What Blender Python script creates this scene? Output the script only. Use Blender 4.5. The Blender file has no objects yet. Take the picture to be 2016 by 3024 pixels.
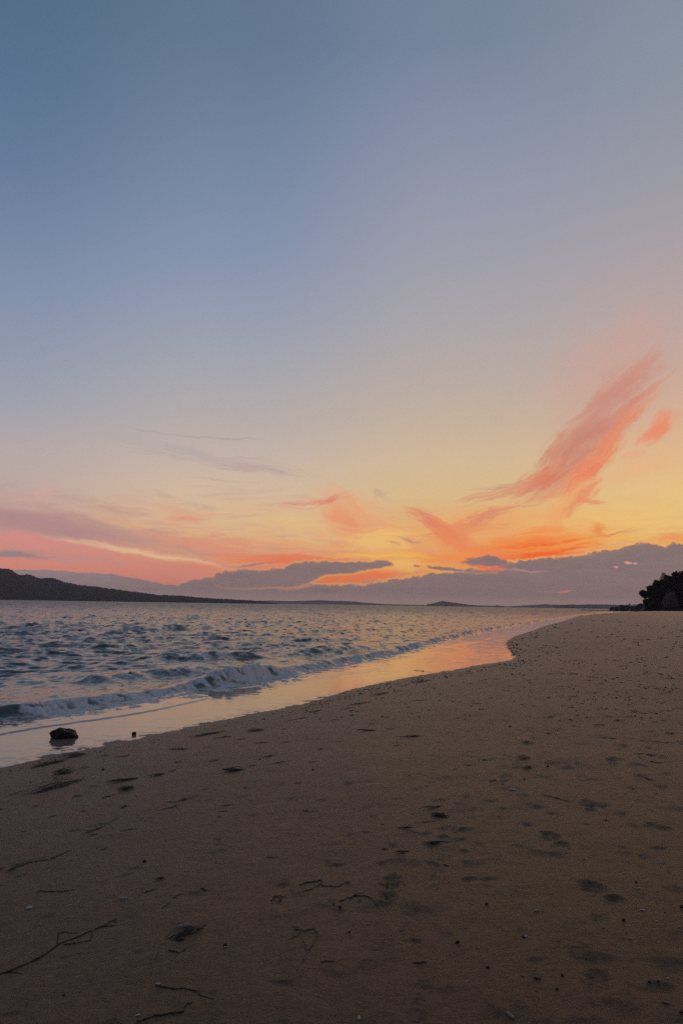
import bpy, bmesh, math, random
import numpy as np
from mathutils import Matrix, Vector
random.seed(7); rng = np.random.default_rng(7)
C = bpy.context.scene.collection
sc = bpy.context.scene

# ---------------------------------------------------------------- camera
FOC, PITCH, ROLL, EYE = 2275.0, math.radians(6.85), math.radians(0.87), 1.85
fw = np.array([0, math.cos(PITCH), math.sin(PITCH)]); up0 = np.array([0, -math.sin(PITCH), math.cos(PITCH)]); rt0 = np.array([1.0, 0, 0])
cx_ = math.cos(ROLL)*rt0 + math.sin(ROLL)*up0
cu_ = -math.sin(ROLL)*rt0 + math.cos(ROLL)*up0
cam = bpy.data.cameras.new('camera'); cam_o = bpy.data.objects.new('camera', cam); C.objects.link(cam_o)
cam.sensor_fit = 'VERTICAL'; cam.sensor_height = 36; cam.lens = FOC/3024*36
cam.clip_start = 0.05; cam.clip_end = 120000
M = Matrix(((cx_[0], cu_[0], -fw[0], 0), (cx_[1], cu_[1], -fw[1], 0), (cx_[2], cu_[2], -fw[2], EYE), (0, 0, 0, 1)))
cam_o.matrix_world = M
sc.camera = cam_o

# ---------------------------------------------------------------- render settings
sc.view_settings.view_transform = 'Standard'
try: sc.view_settings.look = 'None'
except Exception: pass
sc.view_settings.exposure = 0; sc.view_settings.gamma = 1
sc.cycles.use_denoising = False
sc.cycles.use_adaptive_sampling = True; sc.cycles.adaptive_threshold = .012; sc.cycles.adaptive_min_samples = 16
sc.cycles.max_bounces = 6; sc.cycles.volume_bounces = 0
sc.cycles.sample_clamp_indirect = 4
sc.cycles.caustics_reflective = False

# measured on the photograph, turned into true directions and ground points
def ray(u, v): return (u-1008)/FOC*cx_ - (v-1512)/FOC*cu_ + fw
def azel(u, v):
    d = ray(u, v); return math.degrees(math.atan2(d[0], d[1])), math.degrees(math.atan2(d[2], math.hypot(d[0], d[1])))
def ground(u, v, z=0.0):
    d = ray(u, v); t = (z-EYE)/d[2]; return np.array([d[0]*t, d[1]*t])
def lin(c):
    return tuple((x/255/12.92 if x/255 <= .04045 else ((x/255+.055)/1.055)**2.4) for x in c)

# ---------------------------------------------------------------- sky
W = bpy.data.worlds.new('World'); sc.world = W; W.use_nodes = True
nt = W.node_tree; nt.nodes.clear(); L = nt.links.new
def N(t, **k):
    n = nt.nodes.new(t)
    for a, b in k.items(): setattr(n, a, b)
    return n
def setin(n, i, v):
    if hasattr(v, 'is_output') or isinstance(v, bpy.types.NodeSocket): L(v, n.inputs[i])
    else: n.inputs[i].default_value = v
def mth(op, a, b=None, c=None, clamp=False):
    n = N('ShaderNodeMath', operation=op); n.use_clamp = clamp
    setin(n, 0, a)
    if b is not None: setin(n, 1, b)
    if c is not None: setin(n, 2, c)
    return n.outputs[0]
def sstep(x, a, b, lo=0.0, hi=1.0):
    n = N('ShaderNodeMapRange', interpolation_type='SMOOTHSTEP'); setin(n, 'Value', x)
    n.inputs['From Min'].default_value = a; n.inputs['From Max'].default_value = b
    n.inputs['To Min'].default_value = lo; n.inputs['To Max'].default_value = hi
    return n.outputs[0]
def mixc(f, a, b):
    n = N('ShaderNodeMix', data_type='RGBA'); setin(n, 0, f)
    for i, q in ((6, a), (7, b)):
        if isinstance(q, tuple): n.inputs[i].default_value = (*q, 1)
        else: L(q, n.inputs[i])
    return n.outputs[2]
tc = N('ShaderNodeTexCoord'); sep = N('ShaderNodeSeparateXYZ'); L(tc.outputs['Generated'], sep.inputs[0])
AZ = mth('DEGREES', mth('ARCTAN2', sep.outputs[0], sep.outputs[1]))
EL = mth('DEGREES', mth('ARCSINE', sep.outputs[2]))
cmb = N('ShaderNodeCombineXYZ'); L(AZ, cmb.inputs[0]); L(EL, cmb.inputs[1]); AE = cmb.outputs[0]
PREV = EL

# clear-sky colours read along four columns of the photograph
SKY = {30: [(0, 84, 108, 136), (303, 92, 117, 147), (605, 112, 132, 162), (870, 132, 147, 175), (1060, 148, 157, 176), (1211, 165, 166, 177), (1325, 186, 172, 170), (1450, 196, 172, 164), (1560, 198, 150, 145), (1700, 205, 140, 132), (1790, 190, 140, 135)],
       670: [(0, 92, 115, 142), (303, 108, 128, 154), (605, 124, 141, 169), (833, 140, 152, 179), (1022, 160, 165, 178), (1211, 180, 173, 173), (1363, 203, 183, 171), (1476, 221, 193, 162), (1574, 232, 190, 140), (1660, 238, 160, 115), (1790, 225, 130, 100)],
       1330: [(0, 110, 127, 148), (303, 130, 141, 166), (605, 150, 154, 173), (833, 163, 163, 173), (1022, 177, 170, 171), (1211, 196, 177, 162), (1363, 215, 189, 154), (1450, 220, 192, 145), (1560, 240, 178, 110), (1680, 252, 160, 88), (1790, 235, 140, 90)],
       1985: [(0, 133, 144, 160), (303, 143, 150, 163), (605, 162, 159, 168), (795, 180, 164, 165), (946, 191, 167, 163), (1135, 207, 173, 154), (1363, 233, 188, 140), (1514, 243, 207, 130), (1590, 246, 196, 112), (1700, 245, 160, 90), (1790, 235, 140, 90)]}
us = sorted(SKY)
def sky_rgb(u, v):
    cols = [np.array([np.interp(v, [r[0] for r in SKY[k]], [r[j] for r in SKY[k]]) for j in (1, 2, 3)]) for k in us]
    return np.array([np.interp(u, us, [c[j] for c in cols]) for j in range(3)])
def uv_of(az, el):
    a, e = math.radians(az), math.radians(el)
    d = np.array([math.sin(a)*math.cos(e), math.cos(a)*math.cos(e), math.sin(e)])
    return 1008+FOC*(d@cx_)/(d@fw), 1512-FOC*(d@cu_)/(d@fw)
def ramp(stops):
    n = N('ShaderNodeValToRGB'); L(mth('DIVIDE', EL, 90.0, clamp=True), n.inputs[0])
    el = n.color_ramp.elements
    for i, (e, c) in enumerate(stops):
        q = el[i] if i < 2 else el.new(e/90)
        q.position = e/90; q.color = (*lin(c), 1)
    return n.outputs[0]
ZEN = (72, 86, 106)
azs = [-26, -9, 9, 26]; fr = []
for a in azs:
    st = []
    for e in (0, 1.5, 3, 4.5, 6, 8, 10.5, 13.5, 17, 21, 25, 29, 33.5, 38):
        u, v = uv_of(a, e); st.append((e, tuple(sky_rgb(u, min(max(v, 0), 1790)))))
    top = np.array(st[-1][1]); st.append((60, tuple(top*.45+np.array(ZEN)*.55))); st.append((90, ZEN))
    fr.append(ramp(st))
side = ramp([(0, (180, 136, 126)), (5, (182, 146, 138)), (12, (150, 142, 152)), (22, (114, 124, 144)), (38, (88, 102, 124)), (90, ZEN)])
back = ramp([(0, (100, 94, 100)), (6, (108, 100, 108)), (14, (98, 98, 112)), (30, (80, 90, 108)), (90, ZEN)])
col = fr[0]
for i in range(3): col = mixc(sstep(AZ, azs[i], azs[i+1]), col, fr[i+1])
aaz = mth('ABSOLUTE', mth('SUBTRACT', AZ, 8.0))
col = mixc(sstep(aaz, 38, 80), col, side)
col = mixc(sstep(aaz, 80, 150), col, back)

BASE = col
nz_i = [0]
def nz(vec, sx, sy, detail=3.0, rough=0.55, dist=0.0):
    nz_i[0] += 1
    m = N('ShaderNodeVectorMath', operation='MULTIPLY_ADD'); setin(m, 0, vec)
    m.inputs[1].default_value = (sx, sy, 1); m.inputs[2].default_value = (nz_i[0]*7.31, nz_i[0]*3.17, nz_i[0]*1.7)
    n = N('ShaderNodeTexNoise'); L(m.outputs[0], n.inputs['Vector']); n.inputs['Scale'].default_value = 1
    n.inputs['Detail'].default_value = detail; n.inputs['Roughness'].default_value = rough; n.inputs['Distortion'].default_value = dist
    return n.outputs[0]
AZW = mth('MULTIPLY_ADD', mth('SUBTRACT', nz(AE, .33, .5, 4.0, .6), .5), 1.7, AZ)
ELW = mth('MULTIPLY_ADD', mth('SUBTRACT', nz(AE, .33, .5, 4.0, .6), .5), 1.0, EL)
def blob(u, v, l, w, ang, rgb, k, amt=.45, soft=.75, fq=(1.3, 2.2), detail=5.0):
    """a streak of thin cloud: centre, half length, half width, tilt, colour, strength"""
    global col, PREV
    c = azel(u, v); ca, sa = math.cos(math.radians(ang)), math.sin(math.radians(ang))
    e = azel(u+ca*l, v-sa*l); n_ = azel(u-sa*w, v-ca*w)
    ax = (e[0]-c[0], e[1]-c[1]); ll = math.hypot(*ax); ww = math.hypot(n_[0]-c[0], n_[1]-c[1])
    rot = math.atan2(ax[1], ax[0]); nz_i[0] += 1
    cb = N('ShaderNodeCombineXYZ'); L(mth('MULTIPLY_ADD', PREV, 1e-6, AZW), cb.inputs[0]); L(ELW, cb.inputs[1])   # serial order keeps the node stack small
    def place(loc, scl):
        m = N('ShaderNodeMapping', vector_type='TEXTURE'); L(cb.outputs[0], m.inputs[0])
        m.inputs['Location'].default_value = loc; m.inputs['Rotation'].default_value = (0, 0, rot); m.inputs['Scale'].default_value = scl
        return m.outputs[0]
    gr = N('ShaderNodeTexGradient', gradient_type='SPHERICAL'); L(place((c[0], c[1], 0), (2*ll, 2*ww, 1)), gr.inputs[0])
    dist = mth('MULTIPLY_ADD', gr.outputs['Fac'], -2.0, 2.0)
    n = N('ShaderNodeTexNoise'); L(place((c[0]+nz_i[0]*13.7, c[1], nz_i[0]*3.3), (ll/fq[0], ww/fq[1], 1)), n.inputs['Vector']); n.inputs['Scale'].default_value = 1
    n.inputs['Detail'].default_value = detail; n.inputs['Roughness'].default_value = .64; n.inputs['Distortion'].default_value = .35
    t = mth('MULTIPLY_ADD', mth('SUBTRACT', n.outputs[0], .5), amt*4, dist)
    f = sstep(t, 1.25, 1.25-soft*1.25, 0.0, k)
    col = mixc(f, col, lin(rgb)); PREV = f

# high plume first, then the low sheets
for b in [
    (1800, 1100, 230, 130, 48, (208, 162, 148), .45), (1700, 1040, 120, 60, 40, (196, 166, 158), .3),
    (1735, 1295, 275, 74, 45, (203, 129, 112), .9, .6, 1.05, (1.5, 1.9)), (1815, 1160, 200, 50, 42, (206, 142, 126), .75, .6, .95, (1.4, 2.0)), (1880, 1185, 150, 14, 40, (216, 136, 112), .6, .5, .8),
    (1805, 1290, 200, 22, 44, (234, 128, 94), .7, .5, .8), (1745, 1385, 130, 26, 42, (240, 124, 84), .8, .5, .8), (1640, 1330, 90, 24, 44, (208, 136, 114), .7, .6, .8),
    (1945, 1262, 78, 32, 42, (238, 138, 104), .85, .5, .9), (1870, 1345, 40, 15, 20, (236, 160, 122), .5, .7, .8), (1850, 1395, 150, 36, 20, (240, 180, 132), .4),
    (640, 1293, 150, 4, -2, (178, 152, 154), .6, .5, .9), (480, 1277, 110, 3, -9, (168, 158, 166), .5, .5, .8), (650, 1362, 230, 22, -9, (186, 168, 164), .45, .9, .9, (1.0, 3.0)), (760, 1385, 140, 12, -6, (190, 160, 156), .6, .9, .9, (1.2, 2.4)), (500, 1320, 220, 20, -14, (176, 168, 170), .35, .9, .9, (1.0, 3.0)),
    (740, 1356, 70, 3, -3, (190, 158, 154), .5, .5, .9)]:
    blob(*b)
HIGH = col
wsp = mth('MULTIPLY', sstep(nz(AE, .13, .75, 5.0, .6, .8), .47, .70), mth('MULTIPLY', sstep(EL, 9, 5), sstep(EL, 0, 1.5)))
col = mixc(mth('MULTIPLY', wsp, .6), col, lin((228, 156, 126)))
wsp = mth('MULTIPLY', sstep(nz(AE, .5, 3.2, 6.0, .66, .6), .48, .68), mth('MULTIPLY', sstep(EL, 8, 4), sstep(EL, 1, 2.5)))
col = mixc(mth('MULTIPLY', wsp, .5), col, lin((232, 146, 112)))
wsp = mth('MULTIPLY', sstep(nz(AE, .2, 1.3, 5.0, .62, 1.2), .5, .68), mth('MULTIPLY', sstep(EL, 10, 6), sstep(AZ, 12, -8)))
col = mixc(mth('MULTIPLY', wsp, .5), col, lin((190, 156, 150)))
for b in [
    (1480, 1570, 260, 75, 6, (246, 172, 110), .6), (1060, 1550, 150, 80, -35, (240, 162, 120), .65), (1010, 1540, 70, 40, -35, (240, 148, 106), .6), (1120, 1600, 120, 36, 0, (252, 204, 118), .7),
    (900, 1560, 160, 40, -8, (238, 198, 140), .5), (1720, 1560, 260, 50, 8, (250, 196, 116), .5),
    (1600, 1415, 115, 38, 34, (222, 124, 98), .85, .5, .8), (1500, 1450, 140, 20, 16, (220, 150, 118), .7, .9, .8), (1480, 1435, 80, 8, 6, (200, 155, 130), .5, .9, .8), (1650, 1455, 100, 16, 14, (238, 150, 108), .55, .8, .8),
    (1712, 1475, 90, 30, 48, (236, 142, 98), .8, .6, .8), (1745, 1480, 50, 9, -4, (236, 140, 98), .7, .5, .8), (1650, 1510, 100, 40, 60, (246, 170, 108), .6, .8, .9),
    (1280, 1545, 85, 24, -28, (226, 132, 104), .85, .6, .8), (1430, 1530, 125, 20, 17, (226, 142, 110), .85, .8, .8), (1345, 1590, 80, 46, -40, (246, 136, 88), .75, .5, .8), (1400, 1560, 130, 30, 5, (238, 146, 98), .6, .7, .9),
    (1580, 1610, 240, 44, 7, (253, 134, 58), .95, .5, .9), (1590, 1640, 150, 24, 5, (255, 108, 38), 1.0, .6, .9), (1640, 1615, 110, 18, 4, (255, 100, 34), .95, .8, .9), (1440, 1640, 100, 30, 0, (250, 142, 82), .7, .6, .9),
    (1765, 1567, 26, 22, -30, (240, 146, 74), .8, .5, .9), (1850, 1572, 80, 4, 10, (214, 156, 100), .5, .9, .9), (1790, 1580, 60, 4, 6, (210, 140, 90), .5, .9, .9), (1995, 1592, 90, 20, 4, (246, 152, 84), .75, .5, .9),
    (1205, 1597, 42, 9, -10, (196, 148, 112), .8, .8, .9), (1126, 1460, 28, 14, -28, (190, 165, 146), .5, .9, .9), (1155, 1608, 26, 4, -12, (205, 150, 105), .6, .8, .9),
    (430, 1700, 640, 58, -5, (230, 144, 124), .95, .25, .6), (120, 1600, 300, 26, -5, (224, 146, 138), .9, .35, .8), (140, 1550, 340, 38, -9, (182, 141, 140), .9, .3, .7, (1.6, 1.6)),
    (430, 1590, 240, 28, -12, (194, 150, 142), .7, .5, .8), (200, 1642, 240, 16, -6, (198, 152, 144), .6, .5, .8), (640, 1618, 230, 26, -9, (230, 154, 124), .85, .6, .8), (880, 1652, 250, 16, -2, (240, 132, 94), .9, .5, .8),
    (800, 1690, 240, 26, 0, (240, 142, 108), .8), (420, 1632, 310, 10, -9.5, (238, 202, 156), .85, .35, 1.0, (1.5, 1.5)),
    (45, 1638, 125, 10, -2, (152, 136, 143), .9, .7, .8), (30, 1632, 80, 8, 3, (152, 136, 143), .6, .9, .8), (380, 1508, 95, 14, -9, (206, 163, 144), .7, .9, .9), (330, 1500, 40, 12, -5, (200, 158, 142), .6, .9, .9), (565, 1537, 50, 10, -2, (226, 147, 125), .85, .7, .9), (500, 1562, 190, 3, -1, (214, 168, 146), .6, .6, .9), (540, 1545, 130, 16, -6, (228, 176, 148), .5, .9, .9),
    (690, 1597, 110, 14, -8, (228, 154, 124), .8, .8, .9), (215, 1475, 80, 16, -6, (196, 166, 158), .6, .95, .9), (120, 1456, 75, 13, 10, (214, 168, 160), .5, .9, .9), (20, 1436, 40, 9, 6, (180, 165, 162), .5, .9, .9),
    (905, 1483, 105, 8, 5, (224, 144, 124), .7, .8, .9), (965, 1478, 36, 11, 22, (224, 138, 118), .85, .7, .9), (880, 1500, 90, 4, -2, (224, 160, 132), .5, .7, .9),
    (650, 1420, 120, 3.5, -4, (190, 168, 160), .5, .6, .9),
    (1030, 1704, 150, 26, 4, (252, 130, 72), .95, .2, .6), (1190, 1668, 95, 22, 2, (254, 196, 106), .9, .4, .8), (1300, 1672, 90, 14, 0, (252, 170, 90), .8, .5, .8), (1120, 1642, 160, 13, 1, (255, 194, 88), .9, .5, .9), (1560, 1655, 130, 10, 6, (255, 112, 44), .95, .5, .9), (1340, 1640, 120, 16, 4, (254, 150, 70), .8, .6, .9), (860, 1662, 200, 9, -2, (248, 120, 72), .85, .5, .9), (1700, 1606, 190, 12, 8, (252, 178, 88), .6, .6, .9), (1440, 1684, 75, 18, 0, (252, 116, 66), .95, .3, .7)]:
    blob(*b)

# the low cumulus bank: a silhouette line of azimuth against elevation
def fcurve(pts):
    n = N('ShaderNodeFloatCurve'); L(mth('DIVIDE', mth('ADD', AZ, 30.0), 60.0, clamp=True), n.inputs['Value'])
    cv = n.mapping.curves[0]
    for i, (u, v) in enumerate(pts):
        a, e = azel(u, v); x, y = (a+30)/60, e/12
        if i < 2: cv.points[i].location = (x, y)
        else: cv.points.new(x, y)
    for p in cv.points: p.handle_type = 'VECTOR'
    n.mapping.update(); return mth('MULTIPLY', n.outputs[0], 12.0)
n1 = nz(AE, 1.6, 2.2, 5.0, .62, .2); n2 = nz(AE, .35, .9, 3.0, .5)
rough_el = mth('MULTIPLY_ADD', mth('SUBTRACT', n1, .5), sstep(AZ, -16, -6, .3, .72), EL)
body = mixc(n2, lin((129, 109, 109)), lin((150, 126, 121)))
body = mixc(sstep(EL, .2, 3.2, .75, 0.0), body, lin((158, 127, 125)))
body = mixc(sstep(AZ, -8, -18, 0, .7), body, lin((162, 140, 144)))
body = mixc(sstep(nz(AE, .9, 3.4, 5.0, .6, .4), .5, .75, 0, .35), body, lin((122, 106, 114)))
body = mixc(sstep(nz(AE, .6, 4.0, 4.0, .55, .3), .5, .8, 0, .3), body, lin((168, 136, 132)))
def tong(top, bot):
    a, b = top[0], top[-1]; c, d_ = bot[0], bot[-1]
    return (fcurve([(a[0]-60, a[1]+60), (a[0]-22, a[1]+40)]+top+[(b[0]+22, b[1]+40), (b[0]+60, b[1]+60)]), fcurve([(c[0]-60, c[1]-60), (c[0]-22, c[1]-40)]+bot+[(d_[0]+22, d_[1]-40), (d_[0]+60, d_[1]-60)]))
def deck(top, bot=None, rim=.85, rim_rgb=(255, 178, 96), am=1.0, el=None):
    global col
    e = el or rough_el
    d = mth('SUBTRACT', e, top)                     # below zero inside
    if bot is not None:
        eb = mth('MULTIPLY_ADD', mth('SUBTRACT', n1, .5), -.35, EL)
        d = mth('MAXIMUM', d, mth('SUBTRACT', bot, eb))
    m = sstep(d, .05, -.05)
    warm = mth('MULTIPLY', sstep(AZ, -14, 2), rim)
    glow = mth('MULTIPLY', mth('MULTIPLY', sstep(d, .13, .0), sstep(d, -.16, .0)), warm)
    col = mixc(m, col, mixc(mth('MULTIPLY', sstep(d, -.5, 0), mth('MULTIPLY', warm, .25)), body, lin((176, 132, 120))))
    col = mixc(glow, col, lin(rim_rgb))
deck(fcurve([(-400, 1690), (50, 1682), (150, 1684), (250, 1691), (340, 1696), (400, 1708), (500, 1728), (530, 1729), (570, 1712), (680, 1693), (830, 1688), (880, 1712), (930, 1723), (1000, 1725), (1090, 1723), (1130, 1716), (1170, 1708), (1240, 1697), (1300, 1688), (1395, 1683),
             (1450, 1676), (1490, 1660), (1600, 1646), (1700, 1641), (1760, 1625), (1830, 1618), (1890, 1599), (1930, 1602), (1962, 1615), (1975, 1603), (2100, 1598), (2500, 1640)]))
deck(*tong([(640, 1690), (700, 1683), (835, 1678), (860, 1660), (915, 1655), (1000, 1657), (1060, 1657), (1110, 1652), (1145, 1656), (1168, 1668)],
     [(640, 1735), (700, 1740), (880, 1735), (925, 1718), (960, 1700), (1040, 1695), (1070, 1688), (1145, 1677), (1168, 1670)]), rim=.7)
deck(*tong([(1355, 1660), (1370, 1652), (1400, 1646), (1440, 1637), (1480, 1648), (1500, 1662)],
     [(1355, 1661), (1370, 1664), (1400, 1670), (1440, 1674), (1480, 1672), (1500, 1670)]), rim=.5, rim_rgb=(250, 130, 75))
deck(*tong([(1222, 1671), (1250, 1668), (1290, 1674), (1400, 1681), (1470, 1688)],
     [(1222, 1672), (1250, 1674), (1290, 1684), (1400, 1692), (1470, 1690)]), rim=.25)
for b in [(1440, 1685, 60, 6, 0, (252, 118, 72), .95, .5, .8), (1540, 1684, 90, 3, -2, (200, 145, 135), .7, .5, .8), (1665, 1746, 26, 5, 4, (252, 140, 110), 1.0, .4, .8), (1640, 1746, 60, 2.5, 2, (200, 140, 130), .6, .4, .8),
          (1848, 1668, 17, 4, 0, (250, 170, 140), 1.0, .4, .8), (1875, 1668, 9, 3, 0, (245, 165, 140), .9, .4, .8), (1806, 1680, 12, 3, -10, (225, 160, 142), .9, .4, .8),
          (880, 1733, 62, 5, 8, (226, 136, 116), .85, .6, .8), (1085, 1718, 40, 6, 12, (200, 150, 122), .8, .8, .8), (960, 1742, 60, 6, 0, (128, 106, 114), .6, .8, .8), (745, 1668, 60, 3.5, 3, (165, 128, 125), .8, .6, .8),
          (1540, 1677, 170, 4, -3, (140, 112, 118), .6, .6, .8)]:
    blob(*b)
# below the horizon the world only fills in what lies under the ground
col = mixc(sstep(EL, 1.3, .1, 0, .75), col, lin((188, 154, 148)))
col = mixc(sstep(EL, -.3, -1.0), col, lin((90, 80, 82)))
def bgd(c):
    b = N('ShaderNodeBackground'); L(c, b.inputs[0]); b.inputs[1].default_value = 1.0; return b.outputs[0]
def mixs(f, a, b):
    m = N('ShaderNodeMixShader'); L(f, m.inputs[0]); L(a, m.inputs[1]); L(b, m.inputs[2]); return m.outputs[0]
low = mixs(mth('LESS_THAN', EL, 13.0), bgd(HIGH), bgd(col))      # no low cloud up there: saves working it out
out = N('ShaderNodeOutputWorld'); L(mixs(mth('LESS_THAN', EL, 25.0), bgd(BASE), low), out.inputs[0])
W.cycles.sampling_method = 'MANUAL'; W.cycles.sample_map_resolution = 512

# ---------------------------------------------------------------- sun: already behind the bank, a broad weak glow
sl = bpy.data.lights.new('sun', 'SUN'); sl.energy = 0.03; sl.angle = math.radians(40); sl.color = (1.0, .58, .34)
so = bpy.data.objects.new('sun', sl); C.objects.link(so)
sa, se = math.radians(20), math.radians(8)
so.rotation_euler = Vector((math.sin(sa)*math.cos(se), math.cos(sa)*math.cos(se), math.sin(se))).to_track_quat('Z', 'Y').to_euler()

# ---------------------------------------------------------------- numpy noise
_perm = rng.permutation(4096); _ga = rng.uniform(0, 2*np.pi, 4096); _gx, _gy = np.cos(_ga), np.sin(_ga)
def gnoise(x, y):
    xi, yi = np.floor(x).astype(np.int64), np.floor(y).astype(np.int64); fx, fy = x-xi, y-yi
    def g(i, j, dx, dy):
        h = _perm[(_perm[(xi+i) & 4095] + (yi+j)) & 4095]; return _gx[h]*dx+_gy[h]*dy
    u, v = fx*fx*fx*(fx*(fx*6-15)+10), fy*fy*fy*(fy*(fy*6-15)+10)
    a = g(0, 0, fx, fy); b = g(1, 0, fx-1, fy); c = g(0, 1, fx, fy-1); d = g(1, 1, fx-1, fy-1)
    return (a+(b-a)*u)+((c+(d-c)*u)-(a+(b-a)*u))*v
def fbm(x, y, o=4, g=.5):
    s = 0; a = 1
    for k in range(o): s = s+a*gnoise(x*2**k+k*17.3, y*2**k-k*9.1); a *= g
    return s
def sm(x, a, b):
    t = np.clip((x-a)/(b-a), 0, 1); return t*t*(3-2*t)

# ---------------------------------------------------------------- plan of the shore
def dense(pts, n=8):
    """smooth a polyline"""
    p = np.array(pts, float); t = np.r_[0, np.cumsum(np.hypot(*np.diff(p, axis=0).T))**.5]
    tt = np.concatenate([np.linspace(t[i], t[i+1], n, endpoint=False) for i in range(len(t)-1)]+[[t[-1]]])
    q = np.c_[np.interp(tt, t, p[:, 0]), np.interp(tt, t, p[:, 1])]
    for _ in range(3): q[1:-1] = .25*q[:-2]+.5*q[1:-1]+.25*q[2:]
    return q
K = 2016/1568
edge_px = [(0, 1765), (120, 1735), (250, 1712), (400, 1678), (540, 1648), (680, 1622), (745, 1603), (810, 1583), (880, 1568), (960, 1552), (1040, 1540), (1100, 1528), (1150, 1521), (1185, 1514), (1178, 1503), (1165, 1490), (1160, 1475), (1180, 1462), (1230, 1447), (1250, 1438), (1290, 1428), (1330, 1415), (1352, 1411)]
edge = [(-60, -110), (-26, -40), (-12, -10), (-6.5, 1.5), (-4.9, 5.5)] + [tuple(ground(x*K, y*K)) for x, y in edge_px] + [tuple(ground(u, v)) for u, v in ((1790, 1812), (1830, 1809.5), (1881, 1806.5), (1925, 1805))] + [(420, 700), (1500, 1100), (6000, 3000)]
EDGE = dense(edge, 6)
brk_px = [(0, 1650), (100, 1640), (200, 1625), (330, 1605), (480, 1580), (640, 1555), (760, 1530), (900, 1503), (1000, 1475), (1100, 1450), (1200, 1433), (1300, 1416)]
brk = [(-52, -110), (-25, -40), (-13, -12), (-8, 3), (-6.4, 8)] + [tuple(ground(x*K, y*K)) for x, y in brk_px] + [(150, 450), (300, 760), (1500, 1300), (6000, 3400)]
BRK = dense(brk, 6)
SHT = dense([(-14, -10), (-9, -1), (-6.5, 5), (-5.4, 9)] + [tuple(ground(x*K, y*K)) for x, y in ((0, 1685), (100, 1668), (250, 1648), (350, 1632), (430, 1614), (490, 1600), (480, 1590), (430, 1588))] + [(-6, 19)], 6)
ST2 = dense([(-6, 17)] + [tuple(ground(x*K, y*K)) for x, y in ((480, 1587), (640, 1568), (760, 1552), (850, 1543), (900, 1530), (880, 1515))] + [(-3, 31)], 6)
ST3 = dense([(-1, 33)] + [tuple(ground(x*K, y*K)) for x, y in ((960, 1490), (1010, 1487), (1060, 1480), (1110, 1472), (1130, 1462), (1090, 1458))] + [(6, 62)], 6)
def sdist(P, line):
    """signed distance (land positive: right of travel) and arc length along the line"""
    A = line[:-1]; B = line[1:]; D = B-A; Ls = np.hypot(*D.T); cum = np.r_[0, np.cumsum(Ls)[:-1]]
    best = np.full(len(P), 1e30); sd = np.zeros(len(P)); sl_ = np.zeros(len(P))
    for i in range(len(A)):
        w = P-A[i]; t = np.clip((w@D[i])/(Ls[i]**2), 0, 1); r = w-t[:, None]*D[i]; d2 = (r*r).sum(1)
        m = d2 < best
        cr = D[i][1]*w[:, 0]-D[i][0]*w[:, 1]
        best[m] = d2[m]; sd[m] = np.sign(cr[m])*np.sqrt(d2[m]); sl_[m] = cum[i]+t[m]*Ls[i]
    return sd, sl_

# ---------------------------------------------------------------- beach heights
FEET = [  # photo position, heading (deg from straight ahead), left/right, depth
    (1150, 2620, 8, 1.15), (1634, 2473, -14, 1.2), (1772, 2634, -22, 1.2), (1737, 2374, 2, 1.1), (1722, 2300, 4, 1.0), (1804, 2250, 4, 1.0), (1775, 2197, 6, .9), (1823, 2160, 6, .9), (1365, 2366, 14, .9),
    (1490, 2236, 6, .8), (1480, 2270, 6, .8), (1490, 2296, 10, .8), (1562, 2150, 8, .8), (1110, 2815, 16, .4), (1225, 2955, 4, .4), (1728, 2840, -10, .45), (1762, 2920, 4, .35), (1345, 2462, 40, .7), (270, 2443, 62, 1.0), (45, 2560, 60, .7), (540, 2364, 58, .8),
    (1697, 2103, 20, .8), (1700, 2080, 0, .7), (1858, 2085, 0, .7), (1875, 2103, 0, .7), (1680, 2070, 10, .6), (820, 2255, 60, .8), (1560, 2195, 12, .8), (1330, 2490, 55, .8), (1650, 2165, 14, .6), (1700, 2146, 10, .6), (1578, 2178, 8, .7), (1600, 2128, 8, .7), (1622, 2096, 6, .7), (1640, 2060, 8, .7), (1660, 2030, 6, .7), (1832, 2128, 6, .8), (1846, 2105, 6, .7), (1850, 2060, 6, .7), (1540, 2212, 4, .7), (1520, 2250, 6, .6), (1320, 2520, 12, .5), (1200, 2700, 10, .4), (1420, 2330, 10, .5), (1450, 2290, 10, .5), (1400, 2400, 14, .5), (1285, 2600, 10, .45), (1690, 2250, 6, .6), (1680, 2195, 6, .6), (1640, 2215, 8, .5), (1600, 2235, 8, .5), (1905, 2180, 4, .6), (1890, 2240, 4, .6), (1860, 2330, 2, .6), (1850, 2420, 0, .5), (1600, 2050, 6, .7), (1690, 2005, 6, .7), (1720, 1980, 6, .7), (1480, 2400, 10, .45)]
def base_sand(P):
    d, s = sdist(P, EDGE)
    z = np.where(d > 0, 1.18*(1-np.exp(-d/9.0)), .035*d)
    z = np.maximum(z, -6.0)
    return z, d, s
def zsand0(P): return base_sand(P)[0]
def on_sand(u, v):
    z = .3
    for _ in range(40):
        p = ground(u, v, min(z, EYE-.05)); z = .5*z+.5*float(zsand0(p[None])[0])
    return p, z
foot_xy = []
for (u, v, h, dep) in FEET:
    p, z = on_sand(u, v); foot_xy.append((p, math.radians(h)+math.atan2(p[0], p[1])*.5, dep))
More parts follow.
